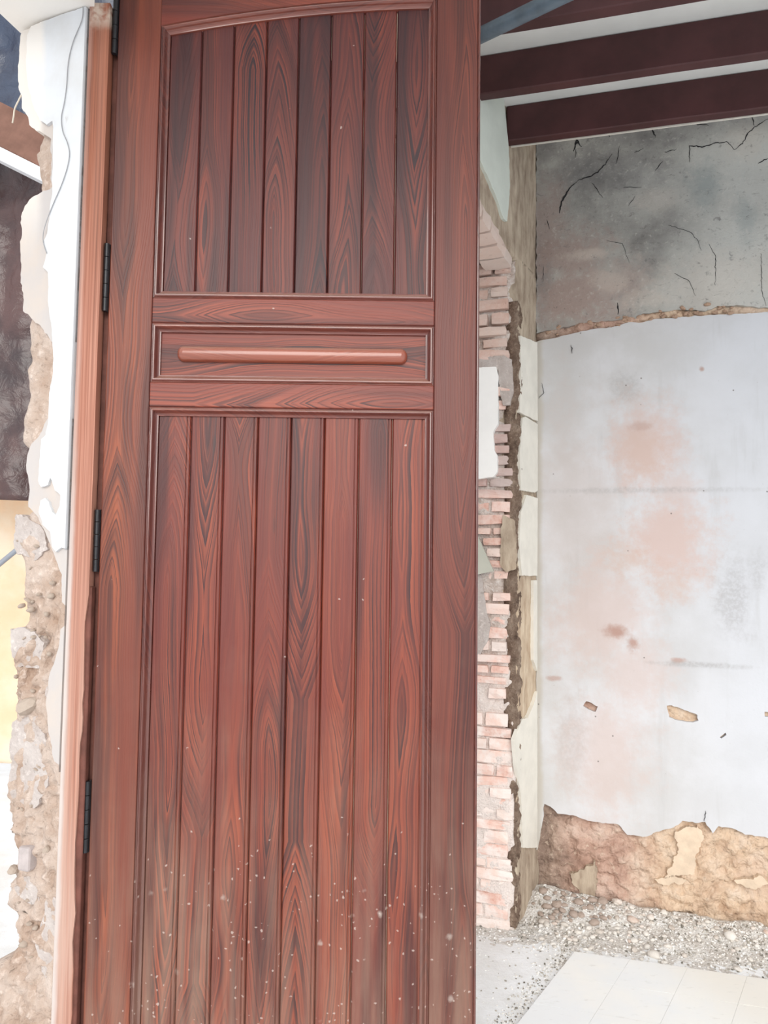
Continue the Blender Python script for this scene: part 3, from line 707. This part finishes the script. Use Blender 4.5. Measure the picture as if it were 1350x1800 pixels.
for j in range(nz):
    fs_.append((b0 + 2 * j, j * W_, (j + 1) * W_, b0 + 2 * j + 2)); fs_.append((j * W_ + nx, b0 + 2 * j + 1, b0 + 2 * j + 3, (j + 1) * W_ + nx)); fs_.append((b0 + 2 * j + 1, b0 + 2 * j, b0 + 2 * j + 2, b0 + 2 * j + 3))
fs_.append(tuple(range(0, W_)) + (b0 + 1, b0)); fs_.append(tuple(nz * W_ + i for i in range(W_)) + (b0 + 2 * nz + 1, b0 + 2 * nz))
obj('earth_core', vs_, fs_, M_earth_left, wall_left, None, True)
R0 = [(-0.001, LEFT.p(165, 12)[1] + 0.02)]
def lslab(nm, L, y0, mat, sd, amp=0.004):
    R = ragged(LEFT.pts(L, y0), 0.008, amp, sd)
    return slab(nm, [[(-0.004 if a > -0.014 else a, b) for a, b in R]], y0, 0.03, mat, wall_left)
lslab('lime_undercoat', [(160, 10), (38, 55), (36, 64), (33, 100), (33, 158), (38, 168), (38, 190), (49, 206), (52, 219), (63, 231), (78, 236), (90, 244), (90, 300), (92, 328), (72, 338), (60, 345), (51, 351), (43, 362), (38, 380), (36, 430), (37, 488), (36, 497), (41, 515), (41, 546), (52, 556), (62, 568), (76, 580), (85, 592), (90, 600), (140, 600)], -0.002, M_under_left, 60, 0.006)
lslab('lime_undercoat', [(84, 735), (68, 768), (56, 780), (48, 800), (47, 830), (52, 860), (50, 890), (64, 906), (77, 930), (90, 960), (99, 985), (109, 1010), (109, 1100), (102, 1140), (96, 1160), (86, 1192), (80, 1240), (86, 1290), (91, 1320), (99, 1350), (106, 1358), (110, 1260), (119, 1120), (125, 1020), (127, 960), (137, 735)], -0.002, M_under_left, 61)
lslab('white_plaster', [(163, 8), (100, 28), (54, 46), (47, 62), (46, 120), (49, 150), (60, 188), (70, 212), (82, 220), (92, 212), (93, 260), (92, 330), (87, 380), (83, 410), (76, 425), (82, 446), (75, 470), (84, 478), (86, 505), (84, 530), (88, 560), (91, 575), (92, 600), (93, 650), (87, 690), (85, 740), (80, 765), (72, 772), (71, 800), (67, 845), (72, 855), (84, 852), (88, 840), (96, 862), (106, 870), (105, 890), (98, 905), (92, 900), (86, 882), (79, 875), (71, 880), (68, 900), (75, 922), (88, 935), (92, 962), (98, 970), (108, 962), (117, 966), (120, 930), (126, 880), (129, 800), (135, 700), (141, 560), (148, 400), (155, 220)], -0.010, M_white_left, 62, 0.003)
for k, L in enumerate([[(80, 1215), (105, 1180), (112, 1230), (109, 1300), (104, 1352), (92, 1345), (86, 1290)], [(60, 1660), (90, 1560), (98, 1600), (94, 1700), (80, 1720)],
                       [(22, 1270), (60, 1255), (78, 1290), (84, 1380), (60, 1420), (20, 1400), (15, 1320)], [(18, 1105), (60, 1110), (78, 1130), (72, 1175), (30, 1172), (20, 1140)],
                       [(28, 905), (60, 915), (78, 935), (84, 965), (60, 985), (30, 975), (24, 940)], [(25, 1560), (50, 1540), (70, 1560), (66, 1590), (40, 1580)]]):
    lslab('lime_mortar_patch', L, 0.007, M_earth_grey, 70 + k, 0.010)
# embedded pebbles and a squared grey stone in the earth
def pebble(seed, sub=1):
    bm = bmesh.new(); bmesh.ops.create_icosphere(bm, subdivisions=sub, radius=1)
    for v in bm.verts:
        v.co *= 1 + 0.32 * mnoise.noise(v.co * 1.3 + V((seed * 9.1, 0, 0)))
        v.co.z *= 0.7
    me = bpy.data.meshes.new('stone'); bm.to_mesh(me); bm.free(); me.materials.append(M_stone)
    me.polygons.foreach_set('use_smooth', [seed % 2 == 0] * len(me.polygons)); return me
PB = [pebble(k, 2) for k in range(8)]
rs = random.Random(11)
M_stone_l = plain('pale_stone', srgb(190, 174, 160), 0.9, 0.15, 0.1, 30, 0.5)
def emb(px, py, rx, rz, y=0.004, mat=None):
    s, z = LEFT.p(px, py)
    o = link('stone', PB[rs.randrange(8)], None, wall_left)
    o.matrix_local = Matrix.Translation((s, y, z)) @ Matrix.Rotation(rs.uniform(-0.6, 0.6), 4, 'Y') @ Matrix.Diagonal((rx, min(rx, rz) * 1.2, rz, 1))
    o.material_slots[0].link = 'OBJECT'; o.material_slots[0].material = M_stone_l; return o
for px, py, a, b in [(46, 1055, .011, .006), (90, 1025, .007, .008), (66, 1045, .006, .007), (62, 960, .008, .006), (36, 1065, .008, .008), (52, 1072, .009, .01), (80, 1080, .006, .008), (78, 1120, .005, .005), (57, 1120, .006, .006), (52, 1240, .028, .03), (26, 1190, .005, .008), (56, 1215, .007, .006), (50, 1455, .006, .009), (50, 1625, .008, .007), (60, 1632, .006, .008), (22, 1530, .012, .016), (40, 1660, .01, .012), (80, 1495, .008, .014), (85, 1150, .006, .009), (88, 1048, .008, .01)]:
    emb(px, py, a, b)
for _ in range(26):
    py = rs.uniform(940, 1795); e = 40
    emb(rs.uniform(22, 88), py, rs.uniform(.003, .007), rs.uniform(.003, .006), rs.uniform(0.004, 0.014))
bm = box_bm(-0.017, 0.017, -0.012, 0.02, -0.028, 0.028, 0.006, 2)
s_, z_ = LEFT.p(47, 1508)
bmobj('grey_stone', bm, plain('grey_block', srgb(186, 176, 174), 0.9, 0.1, 0.1, 40, 0.5), wall_left, Matrix.Translation((s_, 0.0, z_)))
M_stone_ledge = plain('ledge_crumb', srgb(178, 150, 130), 0.9, 0.1, 0.2, 2, 0.4)
for _ in range(46):
    s0 = rs.uniform(0.02, 0.85)
    o = link('stone', PB[rs.randrange(8)], None, wall_back); r0 = rs.uniform(0.005, 0.012)
    o.matrix_local = Matrix.Translation((s0, -0.014 + rs.uniform(-0.006, 0.006), zb(s0) + rs.gauss(0, 0.011))) @ Matrix.Rotation(rs.uniform(-0.6, 0.6), 4, 'Y') @ Matrix.Diagonal((r0 * 1.3, r0, r0, 1))
    o.material_slots[0].link = 'OBJECT'; o.material_slots[0].material = M_stone_ledge
# soffit corner at the top left
zs = LEFT.p(165, 12)[1]
sof_pts = [on_z(166, 12, zs), on_z(36, 58, zs), on_z(0, 24, zs), on_z(-60, -40, zs), on_z(-60, -250, zs), on_z(160, -250, zs)]
n = len(sof_pts)
sv = [tuple(p) for p in sof_pts] + [(p.x, p.y, zs + 0.25) for p in sof_pts]
so = obj('trim_1', sv, [tuple(range(n)), tuple(range(2 * n - 1, n - 1, -1))] + [(i, (i + 1) % n, (i + 1) % n + n, i + n) for i in range(n)], M_soffit)
tag(so, 'white plastered soffit above the broken wall', kind='structure')

# ================================================================ DOOR
DY = 1.78
door = empty('door_1', (-0.682, DY, 0.0))
tag(door, 'tall reddish-brown stained pine door leaf with vertical boards and arched top', 'door', kind='structure')
OX = 0.682                                   # door local x = world x + OX
XL, XR = -0.575 + OX, 0.118 + OX
arch_in = lambda x: 2.889 - 0.135 * (0.22 + OX - x) ** 2
MW = 0.021
arch_out = lambda x: arch_in(x) + MW
def member(nm, x0, x1, z0, z1, mat, y0=0.0, y1=0.042, bev=0.0025): return cbox(nm, x0, x1, y0, y1, z0, z1, mat, door, bev, 2)
member('stile', 0.0, XL, 0.012, 3.02, M_stile)
rs_ = member('stile', XR, 0.220 + OX, 0.012, 3.1, M_stile_r)
cbox('rebate_lip', 0.2205 + OX, 0.229 + OX, 0.010, 0.034, 0.012, 3.09, M_mould_v, door, 0.003, 2)
member('rail', XL + 0.0005, XR - 0.0005, 2.066, 2.128, M_rail)
member('rail', XL + 0.0005, XR - 0.0005, 1.858, 1.918, M_rail)
member('rail', XL + 0.0005, XR - 0.0005, 0.012, 0.17, M_rail)
K = 24
xs = [XL + 0.0005 + (XR - XL - 0.001) * i / K for i in range(K + 1)]
loop = [(x - (XL + XR) / 2, arch_out(x) - 2.95) for x in xs] + [(x - (XL + XR) / 2, arch_out(x) + 0.13 - 2.95) for x in reversed(xs)]
slab('top_rail', [loop], 0.0, 0.042, M_rail, door, Matrix.Translation(((XL + XR) / 2, 0, 2.95)))
# mouldings: swept profile (inset, depth)
PROF = [(0.0, 0.0005), (0.0015, 0.0035), (0.003, 0.004), (0.0045, 0.001), (0.0065, -0.0012), (0.009, -0.001), (0.011, 0.002), (0.0125, 0.006), (0.015, 0.010), (0.018, 0.012), (0.0205, 0.0125), (0.021, 0.016), (0.021, 0.026), (0.0, 0.026)]
def sweep(rows, mat, axis_origin):
    """rows: list of stations, each a list of (x,y,z) of the profile"""
    np_ = len(rows[0]); verts = [V(p) - V(axis_origin) for r in rows for p in r]; faces = []
    for a in range(len(rows) - 1):
        for k in range(np_): faces.append((a * np_ + k, a * np_ + (k + 1) % np_, (a + 1) * np_ + (k + 1) % np_, (a + 1) * np_ + k))
    faces.append(tuple(range(np_))); faces.append(tuple((len(rows) - 1) * np_ + k for k in reversed(range(np_))))
    return obj('moulding', verts, faces, mat, door, Matrix.Translation(axis_origin))
def mould_frame(x0, x1, z0, top):
    T = top if callable(top) else (lambda x: top)
    L = [[(x0 + o, y, z0 + o) for o, y in PROF], [(x0 + o, y, T(x0 + o) - o) for o, y in PROF]]
    Rr = [[(x1 - o, y, z0 + o) for o, y in PROF], [(x1 - o, y, T(x1 - o) - o) for o, y in PROF]]
    Bo = [[(x0 + o, y, z0 + o) for o, y in PROF], [(x1 - o, y, z0 + o) for o, y in PROF]]
    Tp = []
    for i in range(K + 1):
        t = i / K
        Tp.append([((x0 + o) * (1 - t) + (x1 - o) * t, y, T((x0 + o) * (1 - t) + (x1 - o) * t) - o) for o, y in PROF])
    if not callable(top): Tp = [Tp[0], Tp[-1]]
    zc = (z0 + T(x0)) / 2; xc = (x0 + x1) / 2
    sweep(L, M_mould_v, (x0, 0, zc)); sweep(Rr, M_mould_v, (x1, 0, zc))
    sweep(Bo, M_mould_h, (xc, 0, z0)); sweep(Tp, M_mould_h, (xc, 0, T(xc)))
mould_frame(XL, XR, 2.128, arch_out)
mould_frame(XL, XR, 1.918, 2.066)
mould_frame(XL, XR, 0.17, 1.858)
J = [-0.556, -0.475, -0.3935, -0.311, -0.230, -0.148, -0.064, 0.018, 0.101]
def plank(x0, x1, z0, z1a, z1b, mat, bead):
    cx = (x0 + x1) / 2; cz = (z0 + z1a) / 2; wd = (x1 - x0) / 2 - 0.0006
    pr = [(-wd, 0.030), (-wd, 0.0215), (-wd + 0.003, 0.0172)]
    if bead: pr += [(wd - 0.0105, 0.017), (wd - 0.0095, 0.0195), (wd - 0.008, 0.0195), (wd - 0.007, 0.0172)]
    pr += [(wd - 0.003, 0.0172), (wd, 0.0215), (wd, 0.030)]
    m = len(pr); verts = []
    for z in (0, 1):
        for a, y in pr:
            t = (a + wd) / (2 * wd)
            verts.append((a, y, (z0 if z == 0 else z1a + (z1b - z1a) * t) - cz))
    faces = [(k, k + 1, m + k + 1, m + k) for k in range(m - 1)] + [(m - 1, 0, m, 2 * m - 1), tuple(range(m)), tuple(range(2 * m - 1, m - 1, -1))]
    return obj('plank', verts, faces, mat, door, Matrix.Translation((cx, 0, cz)))
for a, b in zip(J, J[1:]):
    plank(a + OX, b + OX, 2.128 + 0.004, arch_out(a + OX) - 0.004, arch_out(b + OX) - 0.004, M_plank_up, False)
for a, b in zip(J, J[1:]):
    plank(a + OX, b + OX, 0.174, 1.854, 1.854, M_plank, True)
cbox('panel', J[0] + OX, J[-1] + OX, 0.0185, 0.030, 1.922, 2.062, M_rail, door, 0.0)
# raised rounded bar on the small panel
bx0, bx1, bz = -0.514 + OX, 0.053 + OX, 1.992
NS = 10; hz = 0.0190; hy = 0.020
sts = []
for k in range(9): a = math.pi / 2 * k / 8; sts.append((bx0 + hz * (1 - math.cos(a)) * 0.9, max(0.02, math.sin(a))))
sts = [(x, sc) for x, sc in sts] + [(bx1 - (x - bx0), sc) for x, sc in reversed(sts)]
vv, ff = [], []
for x, sc in sts:
    for j in range(NS + 1):
        t = math.pi * j / NS
        vv.append((x - (bx0 + bx1) / 2, 0.0186 - hy * (math.sin(t) ** 0.6) * sc, hz * math.cos(t) * sc))
for i in range(len(sts) - 1):
    for j in range(NS): ff.append((i * (NS + 1) + j, i * (NS + 1) + j + 1, (i + 1) * (NS + 1) + j + 1, (i + 1) * (NS + 1) + j))
tag(obj('raised_bar', vv, ff, M_bar, door, Matrix.Translation(((bx0 + bx1) / 2, 0, bz)), True), 'rounded horizontal wooden bar on the small middle panel')
# iron hinges in the gap
for z0, z1 in [(2.745, 2.93), (2.09, 2.26), (1.455, 1.605), (0.80, 0.965)]:
    bm = bmesh.new()
    n3 = 5
    for k in range(n3):
        a = z0 + (z1 - z0) * k / n3 + 0.0008; b = z0 + (z1 - z0) * (k + 1) / n3 - 0.0008
        r = bmesh.ops.create_cone(bm, cap_ends=True, segments=14, radius1=0.006, radius2=0.006, depth=b - a)
        bmesh.ops.translate(bm, verts=r['verts'], vec=(0, 0, (a + b) / 2 - z0))
    h = bmobj('hinge', bm, M_iron, door, Matrix.Translation((-0.007, -0.004, z0)), True)
    h.data.polygons.foreach_set('use_smooth', [False] * len(h.data.polygons))
    bmobj('hinge_leaf', box_bm(0.0, 0.003, 0.0, 0.035, 0.0, z1 - z0), M_iron, h, Matrix.Translation((0.0035, 0.003, 0)))

M_rebate = plain('brown_stained_wood', srgb(112, 70, 60), 0.6, 0.3, 0.25, 20)  # one even brown wood tone for the rebate and its edge
# door post of the frame
post = empty('door_post', (-0.720, 1.760, 0.0))
tag(post, 'faded orange-brown wooden door post between white wall and door', 'door post')
PX0, PX1 = -0.027, 0.0235
jag = []
zt = LEFT.p(165, 12)[1] + 0.01
nn = 90
for i in range(nn + 1):
    z = zt * i / nn
    e = PX1 - (abs(mnoise.noise(V((z * 7, 0.3, 0)))) * 0.012 + max(0, mnoise.noise(V((z * 31, 4, 0)))) * 0.004) * (1 if z < 1.35 else 0.10) - (0.003 if z < 1.4 else 0)
    jag.append((e, z))
slab('post_face', [[(PX0, 0.0)] + jag + [(PX0, zt)]], 0.0, 0.03, M_post, post)
cbox('post_core', PX0 + 0.001, PX1 - 0.002, 0.0301, 0.12, 0, zt, M_darkwood, post, 0.0)
cbox('rebate', PX1 - 0.0019, PX1 + 0.0135, 0.036, 0.12, 0, zt, M_rebate, post, 0.0)
cbox('rebate_edge', 0.004, PX1 + 0.0045, 0.006, 0.0298, 0, 1.42, M_rebate, post, 0.002)

# ================================================================ THINGS
wire = [(146, 12), (144, 35), (128, 75), (120, 110), (117, 150), (113, 180), (108, 205), (110, 230), (118, 250), (122, 270), (118, 295), (108, 325), (95, 355), (85, 380), (77, 405), (76, 425), (82, 445)]
wp = []
for a, b in wire:
    q = on_plane(a, b, LEFT.o - LEFT.y * 0.0125, LEFT.y); wp.append(q)
tag(tube('loose_cable', smooth_path(wp), 0.0011, M_cable, seg=6), 'thin grey cable hanging down the white plastered wall', 'cable')
wp = [on_plane(a, b, LEFT.o - LEFT.y * -0.01, LEFT.y) for a, b in [(38, 166), (33, 176), (26, 191), (24, 205), (22, 216)]]
tag(tube('cord_end', smooth_path(wp), 0.0022, M_cord, seg=6), 'short cream cord end dangling from the broken wall edge', 'cord')

# leaning board beside the brick jamb, mostly behind the door
q = REVEAL.pts([(868, 1004), (838, 1010), (770, 1016), (720, 880), (812, 880)], -0.036)
lean = slab('leaning_board', [q], -0.046, -0.026, M_board, None, REVEAL.m)
tag(lean, 'grey-green board slanting across the brick jamb beside the door edge', 'board')

# ---- things seen through the gap on the left
def sheet(name, x0, x1, z0, z1, y, amp, mat, nx=40, nz=60, hem=0.02, seed=0):
    vs, fs = [], []
    for j in range(nz + 1):
        for i in range(nx + 1):
            x = x0 + (x1 - x0) * i / nx; z = z0 + (z1 - z0) * j / nz
            if j == 0: z += mnoise.noise(V((x * 4, seed, 0))) * hem
            yy = y + amp * (fbm(x * 2.2 + seed, z * 0.9, seed) + 0.35 * fbm(x * 7, z * 5, seed + 3))
            vs.append((x, yy, z))
    for j in range(nz):
        for i in range(nx): fs.append((j * (nx + 1) + i, j * (nx + 1) + i + 1, (j + 1) * (nx + 1) + i + 1, (j + 1) * (nx + 1) + i))
    o = obj(name, vs, fs, mat, None, None, True)
    md = o.modifiers.new('thickness', 'SOLIDIFY'); md.thickness = 0.003
    return o
zt0 = on_y(20, 881, 3.62).z; zt1 = on_y(20, 284, 3.62).z
tag(sheet('plastic_sheet', -3.0, -1.15, zt0, zt1 + 0.05, 3.62, 0.09, M_tarp_dark, seed=2), 'wrinkled brown-black plastic sheet hanging below the sloping rafter', 'tarpaulin')
tag(sheet('plastic_sheet', -3.0, -1.15, zt1 + 0.2, 4.6, 3.62, 0.08, M_tarp_blue, seed=5), 'shiny blue-black plastic sheet above the sloping rafter', 'tarpaulin')
tag(sheet('orange_sheet', -3.2, -1.3, 0.35, zt0 + 0.35, 4.1, 0.05, M_tarp_orange, seed=8), 'bright orange translucent sheet glowing below the dark plastic', 'tarpaulin')
def bar_px(name, a, b, y, h0, h1, th, mat, label, cat):
    A = on_y(*a, y); B = on_y(*b, y); d = (B - A).normalized()
    ang = math.atan2(d.z, d.x)
    bm = box_bm(-0.9, 0.75, 0, th, h0, h1, 0.004)
    o = bmobj(name, bm, mat, None, Matrix.Translation(A) @ Matrix.Rotation(-ang, 4, 'Y'))
    return tag(o, label, cat)
A0 = on_y(0, 258, 3.28); 
hh = (on_y(0, 188, 3.28) - A0).z
rafter = bar_px('rafter', (0, 258), (50, 283), 3.28, 0.0, hh, 0.09, M_rafter, 'brown sloping rafter with a white batten under it behind the broken wall', 'rafter')
hb = (on_y(0, 279, 3.28) - on_y(0, 258, 3.28)).z
bmobj('batten', box_bm(-0.9, 0.75, -0.005, 0.05, hb, -0.0005, 0.003), M_batten, rafter)
pl = [on_y(-60, 1040, 3.7), on_y(40, 958, 3.7)]
dd = pl[1] - pl[0]
tag(tube('metal_prop', [pl[0] - dd * 3.2, pl[0], pl[1], pl[1] + dd * 0.9], 0.013, plain('grey_steel', srgb(150, 156, 166), 0.4, 0.5, 0.1, 10, 0), seg=12), 'grey slanting metal prop in front of the orange sheet', 'prop')

# ---- floor tiles, rubble heap, stones, gravel
S = SIDE.t; T = BACK.t
TC = on_z(1010, 1672, 0.014)                  # far left corner of the tiled area
tdir = V((-0.56, -0.83, 0)).normalized()      # along the tile rows, towards the doorway
xdir = T.copy()
pitch = 0.20
for i in range(12):
    for j in range(7):
        g = 0.0005
        a = TC + xdir * (i * pitch + g) + tdir * (j * 0.20 + g); b = TC + xdir * ((i + 1) * pitch - g) + tdir * (j * 0.20 + g)
        c = TC + xdir * ((i + 1) * pitch - g) + tdir * ((j + 1) * 0.20 - g); d = TC + xdir * (i * pitch + g) + tdir * ((j + 1) * 0.20 - g)
        vs = [(p.x, p.y, 0.0) for p in (a, b, c, d)] + [(p.x, p.y, 0.0135 + random.uniform(-0.0004, 0.0004)) for p in (a, b, c, d)]
        obj('tile', vs, [(3, 2, 1, 0), (4, 5, 6, 7), (0, 1, 5, 4), (1, 2, 6, 5), (2, 3, 7, 6), (3, 0, 4, 7)], M_tile, floor, floor.matrix_world.inverted() if False else Matrix.Translation((0, 0, 0.1)) @ Matrix.Translation(-V((0, 1.5, 0))))
gp = [TC + xdir * 0.004 + tdir * 0.004, TC + xdir * 2.396 + tdir * 0.004, TC + xdir * 2.396 + tdir * 1.396, TC + xdir * 0.004 + tdir * 1.396]
obj('grout_bed', [(p.x, p.y - 1.5, 0.1) for p in gp] + [(p.x, p.y - 1.5, 0.1120) for p in gp], [(3, 2, 1, 0), (4, 5, 6, 7), (0, 1, 5, 4), (1, 2, 6, 5), (2, 3, 7, 6), (3, 0, 4, 7)], plain('pale_grout', srgb(226, 225, 221), 0.9, 0.1, 0.05), floor)
BO = BACK.o
def bcoord(x, y):
    q = V((x, y, 0)) - BO; return q.dot(T), -q.dot(BACK.y)       # s along wall, distance from it
tile_d = bcoord(TC.x, TC.y)[1]
def heap(x, y):
    s, d = bcoord(x, y)
    hw = 0.05 * math.exp(-max(0, s - 0.0) / 0.4) + 0.028 * (1 - min(1, max(0, s - 0.5)))
    h = hw * math.exp(-(max(d, 0) / 0.16) ** 2) + 0.014 * math.exp(-(max(0, d - 0.05) / 0.3) ** 2) - 0.006
    h += fbm(x * 9, y * 9, 2) * 0.018 * math.exp(-(d / 0.32) ** 2)
    edge = (tile_d - 0.02 - d) / 0.12
    tq = V((x, y, 0)) - TC
    return h * max(0.0, min(1.0, edge)) if tq.dot(T) > -0.05 else h
vs, fs = [], []
nx, ny = 150, 60
for j in range(ny + 1):
    for i in range(nx + 1):
        s = -0.30 + 2.7 * i / nx; d = -0.02 + 0.62 * j / ny
        p = BO + T * s - BACK.y * max(d, 0.0)
        vs.append((p.x, p.y, heap(p.x, p.y) + fbm(p.x * 40, p.y * 40, 1) * 0.004))
for j in range(ny):
    for i in range(nx): fs.append((j * (nx + 1) + i, j * (nx + 1) + i + 1, (j + 1) * (nx + 1) + i + 1, (j + 1) * (nx + 1) + i))
hp = obj('rubble_heap', vs, fs, M_rubble, None, None, True)
tag(hp, 'earth and plaster dust heaped along the foot of the back wall', 'rubble', kind='stuff')
rs = random.Random(23)
def inside(x, y):
    # keep to the room side of the side wall
    q = V((x, y, 0)) - SIDE.o
    return -q.dot(SIDE.y) > 0.015 or q.dot(S) < SE - 0.02
M_stone_brown = earth_mat('brown_rubble_stone', srgb(168, 146, 132), srgb(196, 178, 166), srgb(214, 200, 190), 3.0, 0.5)
ns = 0
def stone(x, y, r, label, flat=0.75, mat=None):
    o = link('rubble_stone', PB[rs.randrange(8)], None)
    if mat: o.material_slots[0].link = 'OBJECT'; o.material_slots[0].material = mat
    k = r * rs.uniform(0.8, 1.15)
    o.matrix_world = Matrix.Translation((x, y, max(0.0, heap(x, y)) + r * 0.3)) @ Matrix.Rotation(rs.uniform(0, 6.3), 4, 'Z') @ Matrix.Rotation(rs.uniform(-0.4, 0.4), 4, 'X') @ Matrix.Diagonal((r * 1.2, k, r * flat * 1.2, 1))
    return tag(o, label, 'stone', 'rubble stones')
p = on_z(1284, 1645, 0.03); stone(p.x, p.y, 0.021, 'large smooth white pebble at the foot of the earth wall', 0.9)
p = on_z(1150, 1672, 0.02); stone(p.x, p.y, 0.021, 'pale angular plaster lump at the edge of the white tiles', 0.9)
placed = []
while ns < 230:
    s = rs.uniform(-0.1, 1.05) if rs.random() < 0.55 else rs.uniform(0.0, 0.45)
    d = abs(rs.gauss(0, 0.17)) + 0.02
    q = BO + T * s - BACK.y * d
    if d > tile_d - 0.01 or not inside(q.x, q.y): continue
    r = rs.choice((0.005, 0.006, 0.007, 0.008, 0.010, 0.013)) if d > 0.2 or s > 0.4 else rs.choice((0.007, 0.009, 0.011, 0.014, 0.019))
    if any((q.x - a) ** 2 + (q.y - b) ** 2 < (r + c) ** 2 * 0.8 for a, b, c in placed): 
        if rs.random() < 0.97: continue
    placed.append((q.x, q.y, r))
    lab = ('dusty rubble stone in the corner heap between plaster pier and earth wall' if s < 0.22 and d < 0.3 else
           'small rubble stone against the foot of the earth wall' if d < 0.12 else
           'small rubble stone on the gravel strip beside the white tiles' if d > 0.26 else
           'small rubble stone midway between earth wall and white tiles')
    corner = s < 0.30 and d < 0.17
    if corner: lab = 'brownish rubble stone in the corner heap between plaster pier and earth wall'
    elif lab.startswith('dusty'): lab = 'pale dusty rubble stone in front of the brown corner heap'
    stone(q.x, q.y, r, lab, 0.75, M_stone_brown if corner else None)
    ns += 1
# gravel: one joined mesh
ico = bmesh.new(); bmesh.ops.create_icosphere(ico, subdivisions=1, radius=1)
iv = [v.co.copy() for v in ico.verts]; ico.verts.index_update(); iface = [tuple(v.index for v in f.verts) for f in ico.faces]; ico.free()
gv, gf = [], []
def grain(x, y, z, r):
    b = len(gv); m = Matrix.Rotation(rs.uniform(0, 6.3), 3, 'Z') @ Matrix.Diagonal((r * rs.uniform(0.7, 1.4), r * rs.uniform(0.6, 1.1), r * rs.uniform(0.5, 0.9)))
    for v in iv:
        q = m @ (v * rs.uniform(0.8, 1.15)); gv.append((q.x + x, q.y + y, q.z + z))
    gf.extend(tuple(i + b for i in f) for f in iface)
for _ in range(5200):
    s = rs.uniform(-0.25, 1.6); d = abs(rs.gauss(0, 0.2)) + 0.01
    q = BO + T * s - BACK.y * d
    if d > tile_d + rs.uniform(-0.02, 0.012) or not inside(q.x, q.y): continue
    grain(q.x, q.y, max(0, heap(q.x, q.y)) + 0.001, rs.uniform(0.002, 0.0065))
for _ in range(1500):            # grains along the left edge of the tiles and over the bare floor
    t = rs.uniform(-0.1, 1.0); off = rs.gauss(-0.035, 0.03) if rs.random() < 0.7 else rs.uniform(-0.5, 0.0)
    q = TC + tdir * t + T * off
    tq = q - TC
    if off > -0.004 or not inside(q.x, q.y): continue
    grain(q.x, q.y, 0.001, rs.uniform(0.0015, 0.0048))
g = obj('gravel', gv, gf, M_gravel)
tag(g, 'fine grey gravel and plaster crumbs around the white tiles', 'gravel', kind='stuff')
